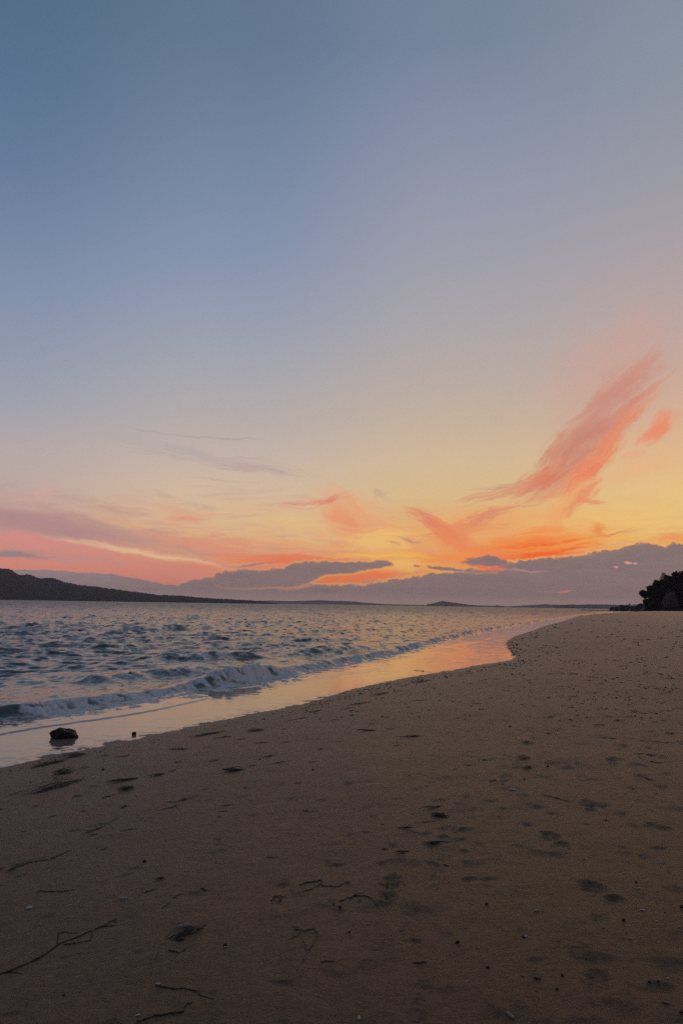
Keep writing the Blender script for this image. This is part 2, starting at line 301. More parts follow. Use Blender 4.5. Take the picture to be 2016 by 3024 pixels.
def relief(P, d):
    x, y = P[:, 0], P[:, 1]
    r = .030*fbm(x*.35, y*.35, 3)+.015*fbm(x*1.3+5, y*1.3, 3)+.0035*fbm(x*7, y*7, 3)
    # weathered scuffs and old prints up the beach
    sc_ = fbm(x*3.6+40, y*3.0, 2, .6); r -= .020*sm(sc_, .18, .62)*sm(d, 1.5, 7)*(.35+.65*sm(np.hypot(x-10, y-22), 30, 4))
    pit = gnoise(x*5.1, y*5.1)*.6+gnoise(x*11+9, y*11)*.4
    r -= .008*sm(pit, .22, .45)*sm(d, 1, 5)
    r = r*sm(d, -.3, 3.0)
    for (p, a, dep) in foot_xy:
        m = (abs(x-p[0]) < .4) & (abs(y-p[1]) < .4)
        if not m.any(): continue
        dx, dy = x[m]-p[0], y[m]-p[1]
        fl = dx*math.sin(a)+dy*math.cos(a); fs = dx*math.cos(a)-dy*math.sin(a)
        toe = np.hypot((fl-.06)/.10, fs/.050); heel = np.hypot((fl+.105)/.055, fs/.038)
        q = np.minimum(toe, heel)
        tread = .0035*np.sin(fl*250+6*np.abs(fs*20))
        q = q+.22*gnoise(x[m]*23, y[m]*23)+.12*gnoise(x[m]*60, y[m]*60)
        r[m] += dep*(-.0080*sm(q, 1.2, .55)+.9*tread*sm(q, 1, .6)*(.6+gnoise(x[m]*18, y[m]*18))+.0022*np.exp(-((q-1.3)/.18)**2))
    return r
def sand_z(P):
    z, d, s = base_sand(P); return z+relief(P, d)

# ---------------------------------------------------------------- sea heights
wv = []
for k in range(150):
    lam = math.exp(rng.uniform(math.log(.30), math.log(7))); th = math.radians(146+rng.normal(0, 14 if lam > 2 else 28))   # travel towards land (+x, -y side)
    wv.append((2*np.pi/lam*math.sin(th), 2*np.pi/lam*math.cos(th), (.0088)*lam*(1.5 if lam < 1.2 else 1.0 if lam < 2.0 else (2.0/lam)**1.1), rng.uniform(0, 6.28)))
AMP = [(0, .18), (100, .18), (200, .15), (330, .13), (420, .10), (480, .16), (540, .32), (620, .36), (650, .28), (690, .14), (760, .17), (900, .17), (1000, .18), (1100, .2), (1200, .16), (1300, .12)]
FOAM = [(0, .15), (60, .35), (110, .95), (340, .95), (420, .6), (480, .75), (550, 1.0), (650, 1.0), (690, .75), (900, .7), (1000, .6), (1200, .5), (1300, .4)]
_bp = np.array([ground(x*K, np.interp(x, [a for a, b in brk_px], [b for a, b in brk_px])*K) for x, _ in AMP]); _bs = sdist(_bp, BRK)[1]
_fp = np.array([ground(x*K, np.interp(x, [a for a, b in brk_px], [b for a, b in brk_px])*K) for x, _ in FOAM]); _fs = sdist(_fp, BRK)[1]
RIDGES = [(350, 1514, 590, 1506, .25), (670, 1503, 860, 1490, .27), (190, 1562, 330, 1552, .17), (340, 1548, 480, 1540, .20), (60, 1500, 170, 1504, .13), (0, 1452, 120, 1454, .14), (700, 1470, 790, 1465, .16), (900, 1462, 1000, 1456, .14), (330, 1448, 460, 1442, .12), (120, 1532, 300, 1528, .08), (470, 1478, 560, 1474, .10), (20, 1562, 120, 1560, .07)]
def sea(P):
    x, y = P[:, 0], P[:, 1]
    d, s = sdist(P, EDGE); e, t = sdist(P, BRK)
    r = np.hypot(x, y)
    off = -e                                                    # metres seaward of the breaker line
    z = np.clip(.012*d, -.055, 5)
    h = np.zeros(len(P))
    for kx, ky, a, ph in wv: h += a*np.sin(kx*x+ky*y+ph)
    gust = .75+.5*fbm(x*.03, y*.03, 2)+.5*gnoise(x*.008, y*.008)
    h = h*gust
    h = h+.5*h*np.abs(h)+.02*(.35-np.abs(gnoise(x*1.1+2, y*1.7)))*2
    z = z+h*sm(off, .3, 7)*(.5+.5*sm(off, 4, 25))
    # rollers lining up with the shore
    warp = 1.2*gnoise(t*.07, off*.05)+.4*gnoise(t*.3, off*.2+4)+.12*gnoise(t*1.4, off+4)
    for j, (o, A, w1, w2) in enumerate(((2.3, .10, .5, .26), (5.3, .20, .8, .36), (8.8, .15, 1.0, .45), (13, .15, 1.1, .5), (18.5, .14, 1.3, .6), (26, .14, 1.6, .8))):
        c = off-o-warp*(.8+.12*o)
        am = .45*A*sm(gnoise(t*.06+j*11.7, o*3.1)+.3*gnoise(t*.4+j, o), -.2, .3)
        z += am*np.exp(-(c/np.where(c > 0, w1, w2))**2)
    rf = np.zeros(len(P))
    for (a0, b0, a1, b1, A_) in RIDGES:
        A_ = A_*.85
        p0, p1 = ground(a0*K, b0*K), ground(a1*K, b1*K); v_ = p1-p0; Ln = math.hypot(*v_); v_ = v_/Ln
        q = (x-p0[0])*v_[0]+(y-p0[1])*v_[1]; c = -(x-p0[0])*v_[1]+(y-p0[1])*v_[0]-.25*gnoise(q*.6, q*0+a0)-.08*gnoise(q*2.4, q*0+a0)
        wd = .35+.012*p0[1]
        if A_ >= .10 and b0 > 1500: rf = np.maximum(rf, 1.1*np.exp(-((c+.25)/.42)**2)*sm(q, -.2*Ln, .2*Ln)*sm(q, 1.2*Ln, .8*Ln)*sm(fbm(x*2.1, y*2.1+7, 4, .65), -.1, .4))
        z += A_*sm(q, -.25*Ln, .25*Ln)*sm(q, 1.25*Ln, .75*Ln)*(1+.5*gnoise(q*1.6, q*0+b0))*np.exp(-(c/np.where(c > 0, 2.2*wd, wd))**2)
    # the breaker
    A = np.interp(t, _bs, [a for _, a in AMP]); F = np.interp(t, _fs, [a for _, a in FOAM])
    wob = .16*gnoise(t*.9, t*0+3)+.07*gnoise(t*3.1, t*0)
    c = off-.42-wob
    z += A*(1+.22*gnoise(t*1.7, t*0+8))*np.exp(-(c/np.where(c > 0, .62, .26))**2)
    lump = fbm(x*2.6, y*2.6, 5, .68)
    zone = np.exp(-((off-.12-wob)/.50)**2)*F
    low = np.exp(-((off+.35-wob)/.55)**2)*.62*sm(fbm(x*1.7+11, y*1.7, 4, .6), -.25, .3)*(.55+.45*F)
    foam = np.clip(np.maximum(zone, low)*(.82+1.5*lump), 0, 1)
    trail = sm(off, -.1, .5)*sm(off, 4.5, .6)*F*.5*sm(fbm(x*1.3+30, y*1.3, 4, .6), -.15, .35)
    foam = np.maximum(foam, trail)
    foam = np.maximum(foam, rf*.7)
    crest_foam = sm(h, .17, .3)*.35*sm(off, 3, 8)*sm(gnoise(x*.6, y*.6), .1, .4)
    foam = np.clip(np.maximum(foam, crest_foam), 0, 1)
    z += foam*(.030*lump+.022*fbm(x*7, y*7, 2))*sm(A, .05, .3)*2
    # thin sheets running up the sand
    sw = sm(off, .25, -.35)
    for ln, hh in ((SHT, .016), (ST2, .013), (ST3, .016)):
        q, qs = sdist(P, ln); lim = sm(qs, 0, 1)*sm(qs, np.hypot(*np.diff(ln, axis=0).T).sum(), np.hypot(*np.diff(ln, axis=0).T).sum()-1)
        qq = q+.05*gnoise(qs*3, qs*0)
        z += hh*sm(qq, .02, -.05)*sm(qq, -3.0, -.6)*sw*(r < 80)
        foam = np.maximum(foam, .30*np.exp(-(qq/.05)**2)*sw*lim*(gnoise(qs*2, qs*0+7)+.6)*(r < 80))
    z += sw*(.0035*fbm(x*1.5, y*1.5, 3)+.0012*gnoise(x*9, y*9))
    # bubbles along the very edge
    z += .010*gnoise(x*3.2, y*3.2)*np.exp(-(d/.5)**2)+.006*gnoise(x*11, y*11)*np.exp(-(d/.3)**2)
    foam = np.maximum(foam, .55*np.exp(-((d+.09)/.10)**2)*sm(gnoise(x*8, y*8), -.1, .4)*(r < 120))
    return z, foam, sw, off

# ---------------------------------------------------------------- mesh helpers
def azcols(step, lim=28.0):
    a = [0.0]; s = step
    while a[-1] < 180:
        if a[-1] > lim: s = min(s*1.12, 4)
        a.append(a[-1]+s)
    a = np.array(a); a = a*(180/a[-1]); a = a[:-1]
    return np.radians(np.r_[-a[:0:-1], a, 180])[None]
def polar(radii, cols):
    R = np.array(radii)[:, None]; X = (R*np.sin(cols)).ravel(); Y = (R*np.cos(cols)).ravel()
    return np.c_[X, Y]
def grid_mesh(name, P, z, nr, nc, attrs, keep=None, centre=None):
    co = np.c_[P, z]
    i = np.arange(nr-1)[:, None]*nc; j = np.arange(nc)[None]; j2 = (j+1) % nc
    q = np.stack([i+j, i+j2, i+nc+j2, i+nc+j], -1).reshape(-1, 4)
    if keep is not None: q = q[keep[q].any(1)]
    used = np.zeros(len(co), bool); used[q.ravel()] = True; idx = np.cumsum(used)-1
    q = idx[q]; co = co[used]
    q = q[:, ::-1]
    me = bpy.data.meshes.new(name); me.vertices.add(len(co)); me.vertices.foreach_set('co', co.astype(np.float32).ravel())
    me.loops.add(len(q)*4); me.loops.foreach_set('vertex_index', q.astype(np.int32).ravel())
    me.polygons.add(len(q)); me.polygons.foreach_set('loop_start', np.arange(0, len(q)*4, 4, dtype=np.int32))
    me.polygons.foreach_set('use_smooth', np.ones(len(q), bool))
    for k, v in attrs.items():
        at = me.attributes.new(k, 'FLOAT', 'POINT'); at.data.foreach_set('value', v[used].astype(np.float32))
    me.update(calc_edges=True); me.validate(clean_customdata=False)
    o = bpy.data.objects.new(name, me); C.objects.link(o); return o
def mat(name):
    m = bpy.data.materials.new(name); m.use_nodes = True
    global nt, L
    nt = m.node_tree; L = nt.links.new; return m, nt.nodes['Principled BSDF']
def attr(n):
    a = N('ShaderNodeAttribute'); a.attribute_name = n; return a.outputs['Fac']
def onoise(scale, detail=3, rough=.55, vec=None, dist=0):
    n = N('ShaderNodeTexNoise'); n.inputs['Scale'].default_value = scale; n.inputs['Detail'].default_value = detail
    n.inputs['Roughness'].default_value = rough; n.inputs['Distortion'].default_value = dist
    if vec is None:
        t = N('ShaderNodeTexCoord'); vec = t.outputs['Object']
    L(vec, n.inputs['Vector']); return n.outputs[0]
def bump(h, strength, dist, prev=None):
    b = N('ShaderNodeBump'); L(h, b.inputs['Height']); b.inputs['Strength'].default_value = strength; b.inputs['Distance'].default_value = dist
    if prev is not None: L(prev, b.inputs['Normal'])
    return b.outputs[0]

# ---------------------------------------------------------------- materials: sand, sea
m_sand, B = mat('wet_beach_sand')
wet = attr('wet')
g1 = onoise(900, 2, .7); g2 = onoise(9, 5, .6); g3 = onoise(.8, 4, .6); g4 = onoise(150, 3, .7)
c = mixc(g2, (.096, .052, .028), (.134, .074, .040))
c = mixc(sstep(g3, .35, .7, 0, .5), c, (.108, .062, .038))
c = mixc(sstep(g1, .35, .75, 0, .55), c, (.24, .14, .07))
c = mixc(sstep(g4, .62, .72, 0, .5), c, (.06, .045, .034))
c = mixc(sstep(onoise(260, 1, .5), .72, .76, 0, .75), c, (.5, .44, .38))
dry = attr('dry')
c = mixc(sstep(onoise(.28, 4, .6), .48, .66, 0, .45), c, (.074, .042, .026))
c = mixc(sstep(onoise(.45, 5, .65), .55, .7, 0, .35), c, (.130, .074, .040))
gr_ = onoise(14, 9, .84)
c = mixc(dry, c, mixc(g2, (.26, .145, .066), (.32, .185, .088)))
c = mixc(mth('MULTIPLY', sstep(onoise(420, 2, .6), .6, .72), .45), c, (.05, .036, .026))
gm = N('ShaderNodeMix', data_type='RGBA', blend_type='MULTIPLY'); gm.inputs[0].default_value = 1; L(c, gm.inputs[6])
gc = N('ShaderNodeCombineColor'); gv = sstep(gr_, .28, .72, .50, 1.75)
for k_ in range(3): L(gv, gc.inputs[k_])
L(gc.outputs[0], gm.inputs[7]); c = gm.outputs[2]
c = mixc(wet, c, (.044, .029, .021))
L(c, B.inputs['Base Color'])
L(sstep(wet, 0, 1, .42, .38), B.inputs['Roughness']); B.inputs['IOR'].default_value = 1.5; B.inputs['Specular IOR Level'].default_value = .22; B.inputs['Specular Tint'].default_value = (1, .88, .72, 1)
L(bump(gr_, .5, .03,bump(g1, .6, .003, bump(g4, .7, .008, bump(onoise(28, 5, .7), .6, .03)))), B.inputs['Normal'])

m_sea, B = mat('sea_water')
foam = attr('foam'); sw = attr('swash'); far = attr('far')
t = N('ShaderNodeTexCoord'); mp = N('ShaderNodeMapping'); L(t.outputs['Object'], mp.inputs[0]); mp.inputs['Rotation'].default_value = (0, 0, math.radians(-25)); mp.inputs['Scale'].default_value = (1.6, .8, 1)
fn = onoise(9, 6, .7, None, .4); fn2 = onoise(38, 4, .7)
ff = mth('ADD', mth('MULTIPLY', foam, 1.35), mth('MULTIPLY_ADD', mth('SUBTRACT', fn, .5), 1.1, mth('MULTIPLY', mth('SUBTRACT', fn2, .5), .5)))
fm = mth('MULTIPLY', sstep(ff, .32, .95), sstep(foam, .03, .2))
deep = mixc(onoise(.05, 3), (.046, .056, .048), (.056, .066, .055))
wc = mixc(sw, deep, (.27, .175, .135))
wc = mixc(mth('MULTIPLY', sstep(foam, .0, .6), .35), wc, (.10, .14, .145))
wc = mixc(fm, wc, mixc(fn2, (.46, .47, .49), (.80, .81, .84)))
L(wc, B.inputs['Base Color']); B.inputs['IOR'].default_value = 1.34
rg = mth('MAXIMUM', sstep(fm, 0, 1, .08, .75), mth('MULTIPLY', mth('MULTIPLY_ADD', far, .16, .17), mth('SUBTRACT', 1.0, sw)))
L(rg, B.inputs['Roughness'])
L(mth('MULTIPLY_ADD', sw, .5, .5), B.inputs['Specular IOR Level'])
calm = mth('SUBTRACT', 1.0, mth('MULTIPLY', sw, .965))
def nvec(scale, detail, rough, vec):
    n = N('ShaderNodeTexNoise'); n.inputs['Scale'].default_value = scale; n.inputs['Detail'].default_value = detail; n.inputs['Roughness'].default_value = rough
    L(vec, n.inputs['Vector']); q = N('ShaderNodeVectorMath', operation='SUBTRACT'); L(n.outputs[1], q.inputs[0]); q.inputs[1].default_value = (.5, .5, .5); return q.outputs[0]
def vscale(v, k):
    q = N('ShaderNodeVectorMath', operation='SCALE'); L(v, q.inputs[0]); setin(q, 3, k); return q.outputs[0]
def vadd(a, b):
    q = N('ShaderNodeVectorMath', operation='ADD'); L(a, q.inputs[0]); L(b, q.inputs[1]); return q.outputs[0]
mid = attr('mid')
slope = vadd(vscale(nvec(3.4, 4, .65, mp.outputs[0]), .42), vadd(vscale(nvec(1.15, 3, .7, mp.outputs[0]), mth('MULTIPLY_ADD', mid, 2.0, .15)), vscale(nvec(.16, 4, .8, mp.outputs[0]), mth('MULTIPLY', far, 2.4))))
slope = vadd(vscale(slope, calm), vscale(nvec(14, 3, .6, t.outputs['Object']), mth('MULTIPLY', fm, 1.6)))
flat = N('ShaderNodeVectorMath', operation='MULTIPLY'); L(slope, flat.inputs[0]); flat.inputs[1].default_value = (1, 1, .2)
geo = N('ShaderNodeNewGeometry'); nn = N('ShaderNodeVectorMath', operation='NORMALIZE'); L(vadd(geo.outputs['Normal'], flat.outputs[0]), nn.inputs[0])
L(nn.outputs[0], B.inputs['Normal'])

# ---------------------------------------------------------------- beach and sea sheets
rs = [.3]
while rs[-1] < 6000:
    r = rs[-1]; px = max(min(.75*r*r/(770*1.15), r*.12), .006)
    rs.append(r+px)
cols = azcols(.072); P = polar(rs, cols); nc = cols.shape[1]
z, d, s = base_sand(P); z = z+relief(P, d)
wetv = np.clip(sm(d, .7, .05)*.6+sm(d, .25, -.1)*.5+.12*fbm(P[:, 0]*1.5, P[:, 1]*1.5, 3)*sm(d, 3, .5), 0, 1)
wetv = np.clip(wetv+.25*sm(d, 5, 1)*sm(fbm(P[:, 0]*.5, P[:, 1]*.5, 2), -.1, .4), 0, 1)
beach = grid_mesh('sand_beach', P, z, len(rs), nc, {'wet': wetv, 'dry': np.clip(sm(d, 5, 24)*(.75+.5*fbm(P[:, 0]*.3, P[:, 1]*.3, 3))+.10*fbm(P[:, 0]*1.2, P[:, 1]*1.2, 3), 0, 1)}, keep=d > -14)
beach['kind'] = 'structure'; beach.data.materials.append(m_sand)
_R = np.array(rs); _cA = cols[0]; _ZG = z.reshape(len(rs), nc); _A0, _n = _cA, nc
def sand_z(P):
    r = np.hypot(P[:, 0], P[:, 1]); a = np.arctan2(P[:, 0], P[:, 1])
    i = np.clip(np.searchsorted(_R, r)-1, 0, len(_R)-2); j = np.clip(np.searchsorted(_cA, a)-1, 0, _n-2)
    f = np.clip((r-_R[i])/(_R[i+1]-_R[i]), 0, 1); g = np.clip((a-_cA[j])/(_cA[j+1]-_cA[j]), 0, 1)
    return (_ZG[i, j]*(1-g)+_ZG[i, j+1]*g)*(1-f)+(_ZG[i+1, j]*(1-g)+_ZG[i+1, j+1]*g)*f
zsand0 = sand_z
# the small disc under the camera's own position
bm = bmesh.new(); ring = [bm.verts.new((.3*math.sin(a), .3*math.cos(a), float(sand_z(np.array([[.3*math.sin(a), .3*math.cos(a)]]))[0]))) for a in np.linspace(0, 2*math.pi, 48, endpoint=False)]
cv = bm.verts.new((0, 0, float(sand_z(np.array([[0., 0.]]))[0])))
for i in range(48): bm.faces.new((cv, ring[(i+1) % 48], ring[i]))
me = bpy.data.meshes.new('sand_underfoot'); bm.to_mesh(me); bm.free(); o = bpy.data.objects.new('sand_underfoot', me); C.objects.link(o); o['kind'] = 'structure'; me.materials.append(m_sand)

rs = [4.0]
while rs[-1] < 40000:
    r = rs[-1]; px = min(.36*r*r/(770*EYE), r*.05)
    if r < 30: px = min(px, .09)
    rs.append(r+max(px, .03))
cols = azcols(.062); P = polar(rs, cols); nc = cols.shape[1]
keep0 = sdist(P[::1], EDGE)[0] < 1.0
z = np.zeros(len(P)); fo = np.zeros(len(P)); swv = np.zeros(len(P)); k = keep0
z[k], fo[k], swv[k], _ = sea(P[k])
zz = z.copy(); zz[~k] = .02
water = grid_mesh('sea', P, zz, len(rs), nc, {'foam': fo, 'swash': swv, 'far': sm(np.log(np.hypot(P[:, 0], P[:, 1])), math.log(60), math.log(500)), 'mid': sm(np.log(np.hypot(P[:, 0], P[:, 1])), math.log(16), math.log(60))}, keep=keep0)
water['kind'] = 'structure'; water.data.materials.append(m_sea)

# ---------------------------------------------------------------- general object helpers
def tag(o, label=None, cat=None, group=None, kind=None):
    for k, v in (('label', label), ('category', cat), ('group', group), ('kind', kind)):
        if v: o[k] = v
    return o
def link(name, me, m=None, parent=None, loc=None, rotz=0.0):
    o = bpy.data.objects.new(name, me); C.objects.link(o)
    if me is not None and m is not None and not me.materials: me.materials.append(m)
    if parent is not None: o.parent = parent
    if loc is not None: o.location = loc
    if rotz: o.rotation_euler = (0, 0, rotz)
    return o
def mesh_of(name, bm_, smooth=True):
    me = bpy.data.meshes.new(name); bm_.to_mesh(me); bm_.free()
    if smooth: me.polygons.foreach_set('use_smooth', [True]*len(me.polygons))
    return me
def raw_mesh(name, vs, fs, smooth=True):
    me = bpy.data.meshes.new(name); me.from_pydata(vs, [], fs)
    if smooth: me.polygons.foreach_set('use_smooth', [True]*len(me.polygons))
    me.update(); return me
def tube(vs, fs, pts, rads, n=5, flat=1.0):
    """a tapered tube appended to lists"""
    base = len(vs)
    for i, (p, r) in enumerate(zip(pts, rads)):
        a = np.array(pts[min(i+1, len(pts)-1)])-np.array(pts[max(i-1, 0)]); a = a/(np.linalg.norm(a)+1e-9)
        s1 = np.cross(a, [0, 0, 1]); s1 = s1/(np.linalg.norm(s1)+1e-6) if np.linalg.norm(s1) > 1e-3 else np.array([1., 0, 0]); s2 = np.cross(s1, a)
        for k in range(n):
            t_ = 2*math.pi*k/n; q = np.array(p)+r*(math.cos(t_)*s1+math.sin(t_)*s2*flat); vs.append(tuple(q))
    for i in range(len(pts)-1):
        for k in range(n):
            k2 = (k+1) % n; fs.append((base+i*n+k, base+i*n+k2, base+(i+1)*n+k2, base+(i+1)*n+k))
    fs.append(tuple(base+k for k in range(n))[::-1]); fs.append(tuple(base+(len(pts)-1)*n+k for k in range(n)))
def simple_mat(name, c1, c2, scale=30, rough=.8, bumpd=.004, spec=.5, obj_rand=False):
    m, B = mat(name); n = onoise(scale, 5, .65); L(mixc(sstep(n, .3, .7), c1, c2), B.inputs['Base Color'])
    B.inputs['Roughness'].default_value = rough; B.inputs['Specular IOR Level'].default_value = spec
    L(bump(onoise(scale*2.5, 4, .7), .7, bumpd), B.inputs['Normal']); return m
M_weed = simple_mat('dried_seaweed', (.010, .0065, .004), (.038, .025, .015), 60, .7, .003)
M_olive = simple_mat('olive_seaweed', (.012, .010, .004), (.060, .045, .012), 60, .6, .003)
M_twig = simple_mat('driftwood_bark', (.020, .014, .009), (.062, .044, .030), 80, .85, .002)
M_pale = simple_mat('bleached_wood', (.08, .065, .05), (.20, .165, .13), 90, .85, .002)
M_shell = simple_mat('shell', (.38, .32, .27), (.62, .56, .50), 120, .5, .001)
M_shell2 = simple_mat('worn_shell', (.20, .16, .13), (.36, .30, .25), 120, .6, .001)
M_blue = simple_mat('pale_blue_glaze', (.30, .40, .48), (.52, .58, .60), 200, .4, .001)
M_stone = simple_mat('black_stone', (.006, .006, .006), (.020, .018, .016), 50, .6, .004)
M_rock = simple_mat('wet_basalt', (.004, .004, .0045), (.020, .018, .017), 14, .22, .03)
M_cliff = simple_mat('cliff_sandstone', (.045, .044, .045), (.09, .085, .082), .35, .95, .8)
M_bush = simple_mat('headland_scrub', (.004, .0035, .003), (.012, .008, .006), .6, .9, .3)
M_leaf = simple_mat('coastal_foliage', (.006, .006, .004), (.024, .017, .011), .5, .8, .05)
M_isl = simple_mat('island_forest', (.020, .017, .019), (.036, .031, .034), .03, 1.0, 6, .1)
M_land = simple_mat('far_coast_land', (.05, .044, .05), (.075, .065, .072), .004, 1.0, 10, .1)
M_build = simple_mat('pale_render', (.75, .75, .75), (.8, .8, .8), .5, .8, .01)

def place(u, v):
    """point on the real sand surface seen at a measured spot"""
    p, z = on_sand(u, v)
    for _ in range(3):
        z = float(sand_z(p[None])[0]); p = ground(u, v, z)
    return p[0], p[1], float(sand_z(p[None])[0])
def px_m(x, y):                                            # metres per photograph pixel across, and along the ground
    r = math.hypot(x, y); return math.hypot(r, 1.2)/FOC, r*r/(FOC*1.2)

# ---------------------------------------------------------------- islands and far coast (solid ground, built at their distance)
def coast(name, pts, dist, depth, m, label=None, n=260, rough=.02, kind='structure', cat=None, base_to=-3.0):
    """a landform whose ridge follows the measured skyline, with real depth behind and in front"""
    us_ = np.linspace(pts[0][0], pts[-1][0], n); vs_ = np.interp(us_, [p[0] for p in pts], [p[1] for p in pts])
    X, Hh = [], []
    for u, v in zip(us_, vs_):
        d_ = ray(u, v); k = dist/d_[1]; X.append(d_[0]*k); Hh.append(EYE+d_[2]*k)
    X = np.array(X); Hh = np.maximum(np.array(Hh), 0); m_h = Hh.max()
    rows = 15; vs3, fs3 = [], []
    yo = np.linspace(-1, 1, rows)
    for j, t_ in enumerate(yo):
        pr = (1-abs(t_)**1.6)
        nn_ = fbm(X/(depth*.12)+j*3, X*0+t_*4, 4)
        for i in range(n):
            z_ = Hh[i]*pr*(1+(.22*nn_[i] if abs(t_) > .05 else 0))+rough*m_h*rng.normal()*(1 if pr > .1 else 0)*min(1, Hh[i]/(m_h*.06+1e-6))*.5
            vs3.append((X[i]*(1+t_*depth/dist*.9), dist+t_*depth, max(z_, 0)*1.0 + (base_to if pr < .01 else 0)))
    for j in range(rows-1):
        for i in range(n-1):
            a_ = j*n+i; fs3.append((a_, a_+1, a_+n+1, a_+n))
    o = link(name, raw_mesh(name, vs3, fs3), m); tag(o, label, cat, None, kind); return o
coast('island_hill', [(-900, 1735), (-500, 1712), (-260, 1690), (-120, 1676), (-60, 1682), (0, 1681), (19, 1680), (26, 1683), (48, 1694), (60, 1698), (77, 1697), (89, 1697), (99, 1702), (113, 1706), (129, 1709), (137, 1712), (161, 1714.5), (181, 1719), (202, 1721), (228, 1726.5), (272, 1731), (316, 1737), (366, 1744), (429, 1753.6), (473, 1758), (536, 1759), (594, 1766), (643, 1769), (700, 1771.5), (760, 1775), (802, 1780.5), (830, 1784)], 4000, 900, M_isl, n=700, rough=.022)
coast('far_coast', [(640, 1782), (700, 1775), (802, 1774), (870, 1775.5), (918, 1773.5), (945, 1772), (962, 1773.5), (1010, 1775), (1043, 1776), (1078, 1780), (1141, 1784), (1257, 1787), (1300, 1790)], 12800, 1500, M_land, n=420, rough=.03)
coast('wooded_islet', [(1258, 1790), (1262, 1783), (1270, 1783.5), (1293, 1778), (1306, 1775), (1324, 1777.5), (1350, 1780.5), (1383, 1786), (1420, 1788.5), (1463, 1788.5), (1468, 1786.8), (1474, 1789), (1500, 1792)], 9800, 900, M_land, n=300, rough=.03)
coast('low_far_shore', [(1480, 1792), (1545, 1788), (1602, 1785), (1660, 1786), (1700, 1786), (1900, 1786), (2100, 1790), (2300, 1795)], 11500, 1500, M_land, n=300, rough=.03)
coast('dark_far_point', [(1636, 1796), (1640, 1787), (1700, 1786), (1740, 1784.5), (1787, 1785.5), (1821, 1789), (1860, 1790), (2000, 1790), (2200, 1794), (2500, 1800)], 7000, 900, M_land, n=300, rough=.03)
d_ = ray(1544, 1786); k_ = 10500/d_[1]
bm = bmesh.new(); bmesh.ops.create_cube(bm, size=1); bmesh.ops.scale(bm, vec=(15, 18, 28), verts=bm.verts); bmesh.ops.translate(bm, vec=(0, 0, 14), verts=bm.verts)
ttop = bmesh.ops.create_cube(bm, size=1)['verts']; bmesh.ops.scale(bm, vec=(8, 8, 6), verts=ttop); bmesh.ops.translate(bm, vec=(0, 0, 30.9), verts=ttop)
tag(link('waterfront_building', mesh_of('waterfront_building', bm, False), M_build, loc=(d_[0]*k_, 10500, 2)), 'tiny white building far across the water, left of the dark far point', 'building')

# ---------------------------------------------------------------- headland with its cliff, ledge and rocks
DH = 500.0
def hp(u, v, dist=DH):
    d_ = ray(u, v); k = dist/d_[1]; return np.array([d_[0]*k, dist, EYE+d_[2]*k])
sil = [(1878, 1812), (1890, 1797), (1900, 1786), (1910, 1764), (1926, 1742), (1946, 1722), (1970, 1711), (1996, 1698), (2030, 1692), (2100, 1696), (2300, 1690), (2600, 1700)]
n = 90; us_ = np.linspace(1880, 2600, n)
vs3, fs3 = [], []; rows = 16
for j in range(rows):
    t_ = j/(rows-1)
    for i, u in enumerate(us_):
        p = hp(u, np.interp(u, [a for a, _ in sil], [b for _, b in sil])); Ht = max(p[2], .5)
        nn_ = float(fbm(np.array([p[0]*.06]), np.array([t_*3.]), 4)[0])
        if t_ < .55: prof = (t_/.55)**.6; yy = DH-26*(1-t_/.55)+4*nn_
        else: prof = 1-.9*((t_-.55)/.45)**2; yy = DH+90*((t_-.55)/.45)
        vs3.append((p[0]*(yy/DH)+2*nn_, yy, Ht*prof*(1+.08*nn_)-.3))
for j in range(rows-1):
    for i in range(n-1):
        a_ = j*n+i; fs3.append((a_, a_+1, a_+n+1, a_+n))
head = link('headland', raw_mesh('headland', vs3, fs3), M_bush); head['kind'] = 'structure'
# the bare pale face stands proud of the scrub
face_px = [(1944, 1800), (1950, 1784), (1956, 1770), (1964, 1757), (1975, 1748), (1986, 1745), (1990, 1752), (1994, 1766), (1998, 1778), (2004, 1792), (2006, 1803)]
bm = bmesh.new(); cpt = np.mean([hp(u, v, DH-30) for u, v in face_px], 0); rings = []
for k, (f_, yo_) in enumerate(((1.0, 7), (.97, 0), (.72, -2.2), (.4, -3.4), (.12, -3.0))):
    rg_ = []
    for (u, v) in dense(face_px+[face_px[0]], 3)[:-1]:
        p = hp(u, v, DH-30); q = cpt+(p-cpt)*f_; q[1] += yo_+2.0*float(gnoise(np.array([q[0]*.21]), np.array([q[2]*.3]))[0]); q[2] = max(q[2], -.2); rg_.append(bm.verts.new(q))
    rings.append(rg_)
for a_, b_ in zip(rings, rings[1:]):
    for i in range(len(a_)): bm.faces.new((a_[i], a_[(i+1) % len(a_)], b_[(i+1) % len(a_)], b_[i]))
bm.faces.new(rings[-1]); bmesh.ops.recalc_face_normals(bm, faces=bm.faces)
cf = link('cliff_face', mesh_of('cliff_face', bm), M_cliff); cf['kind'] = 'structure'

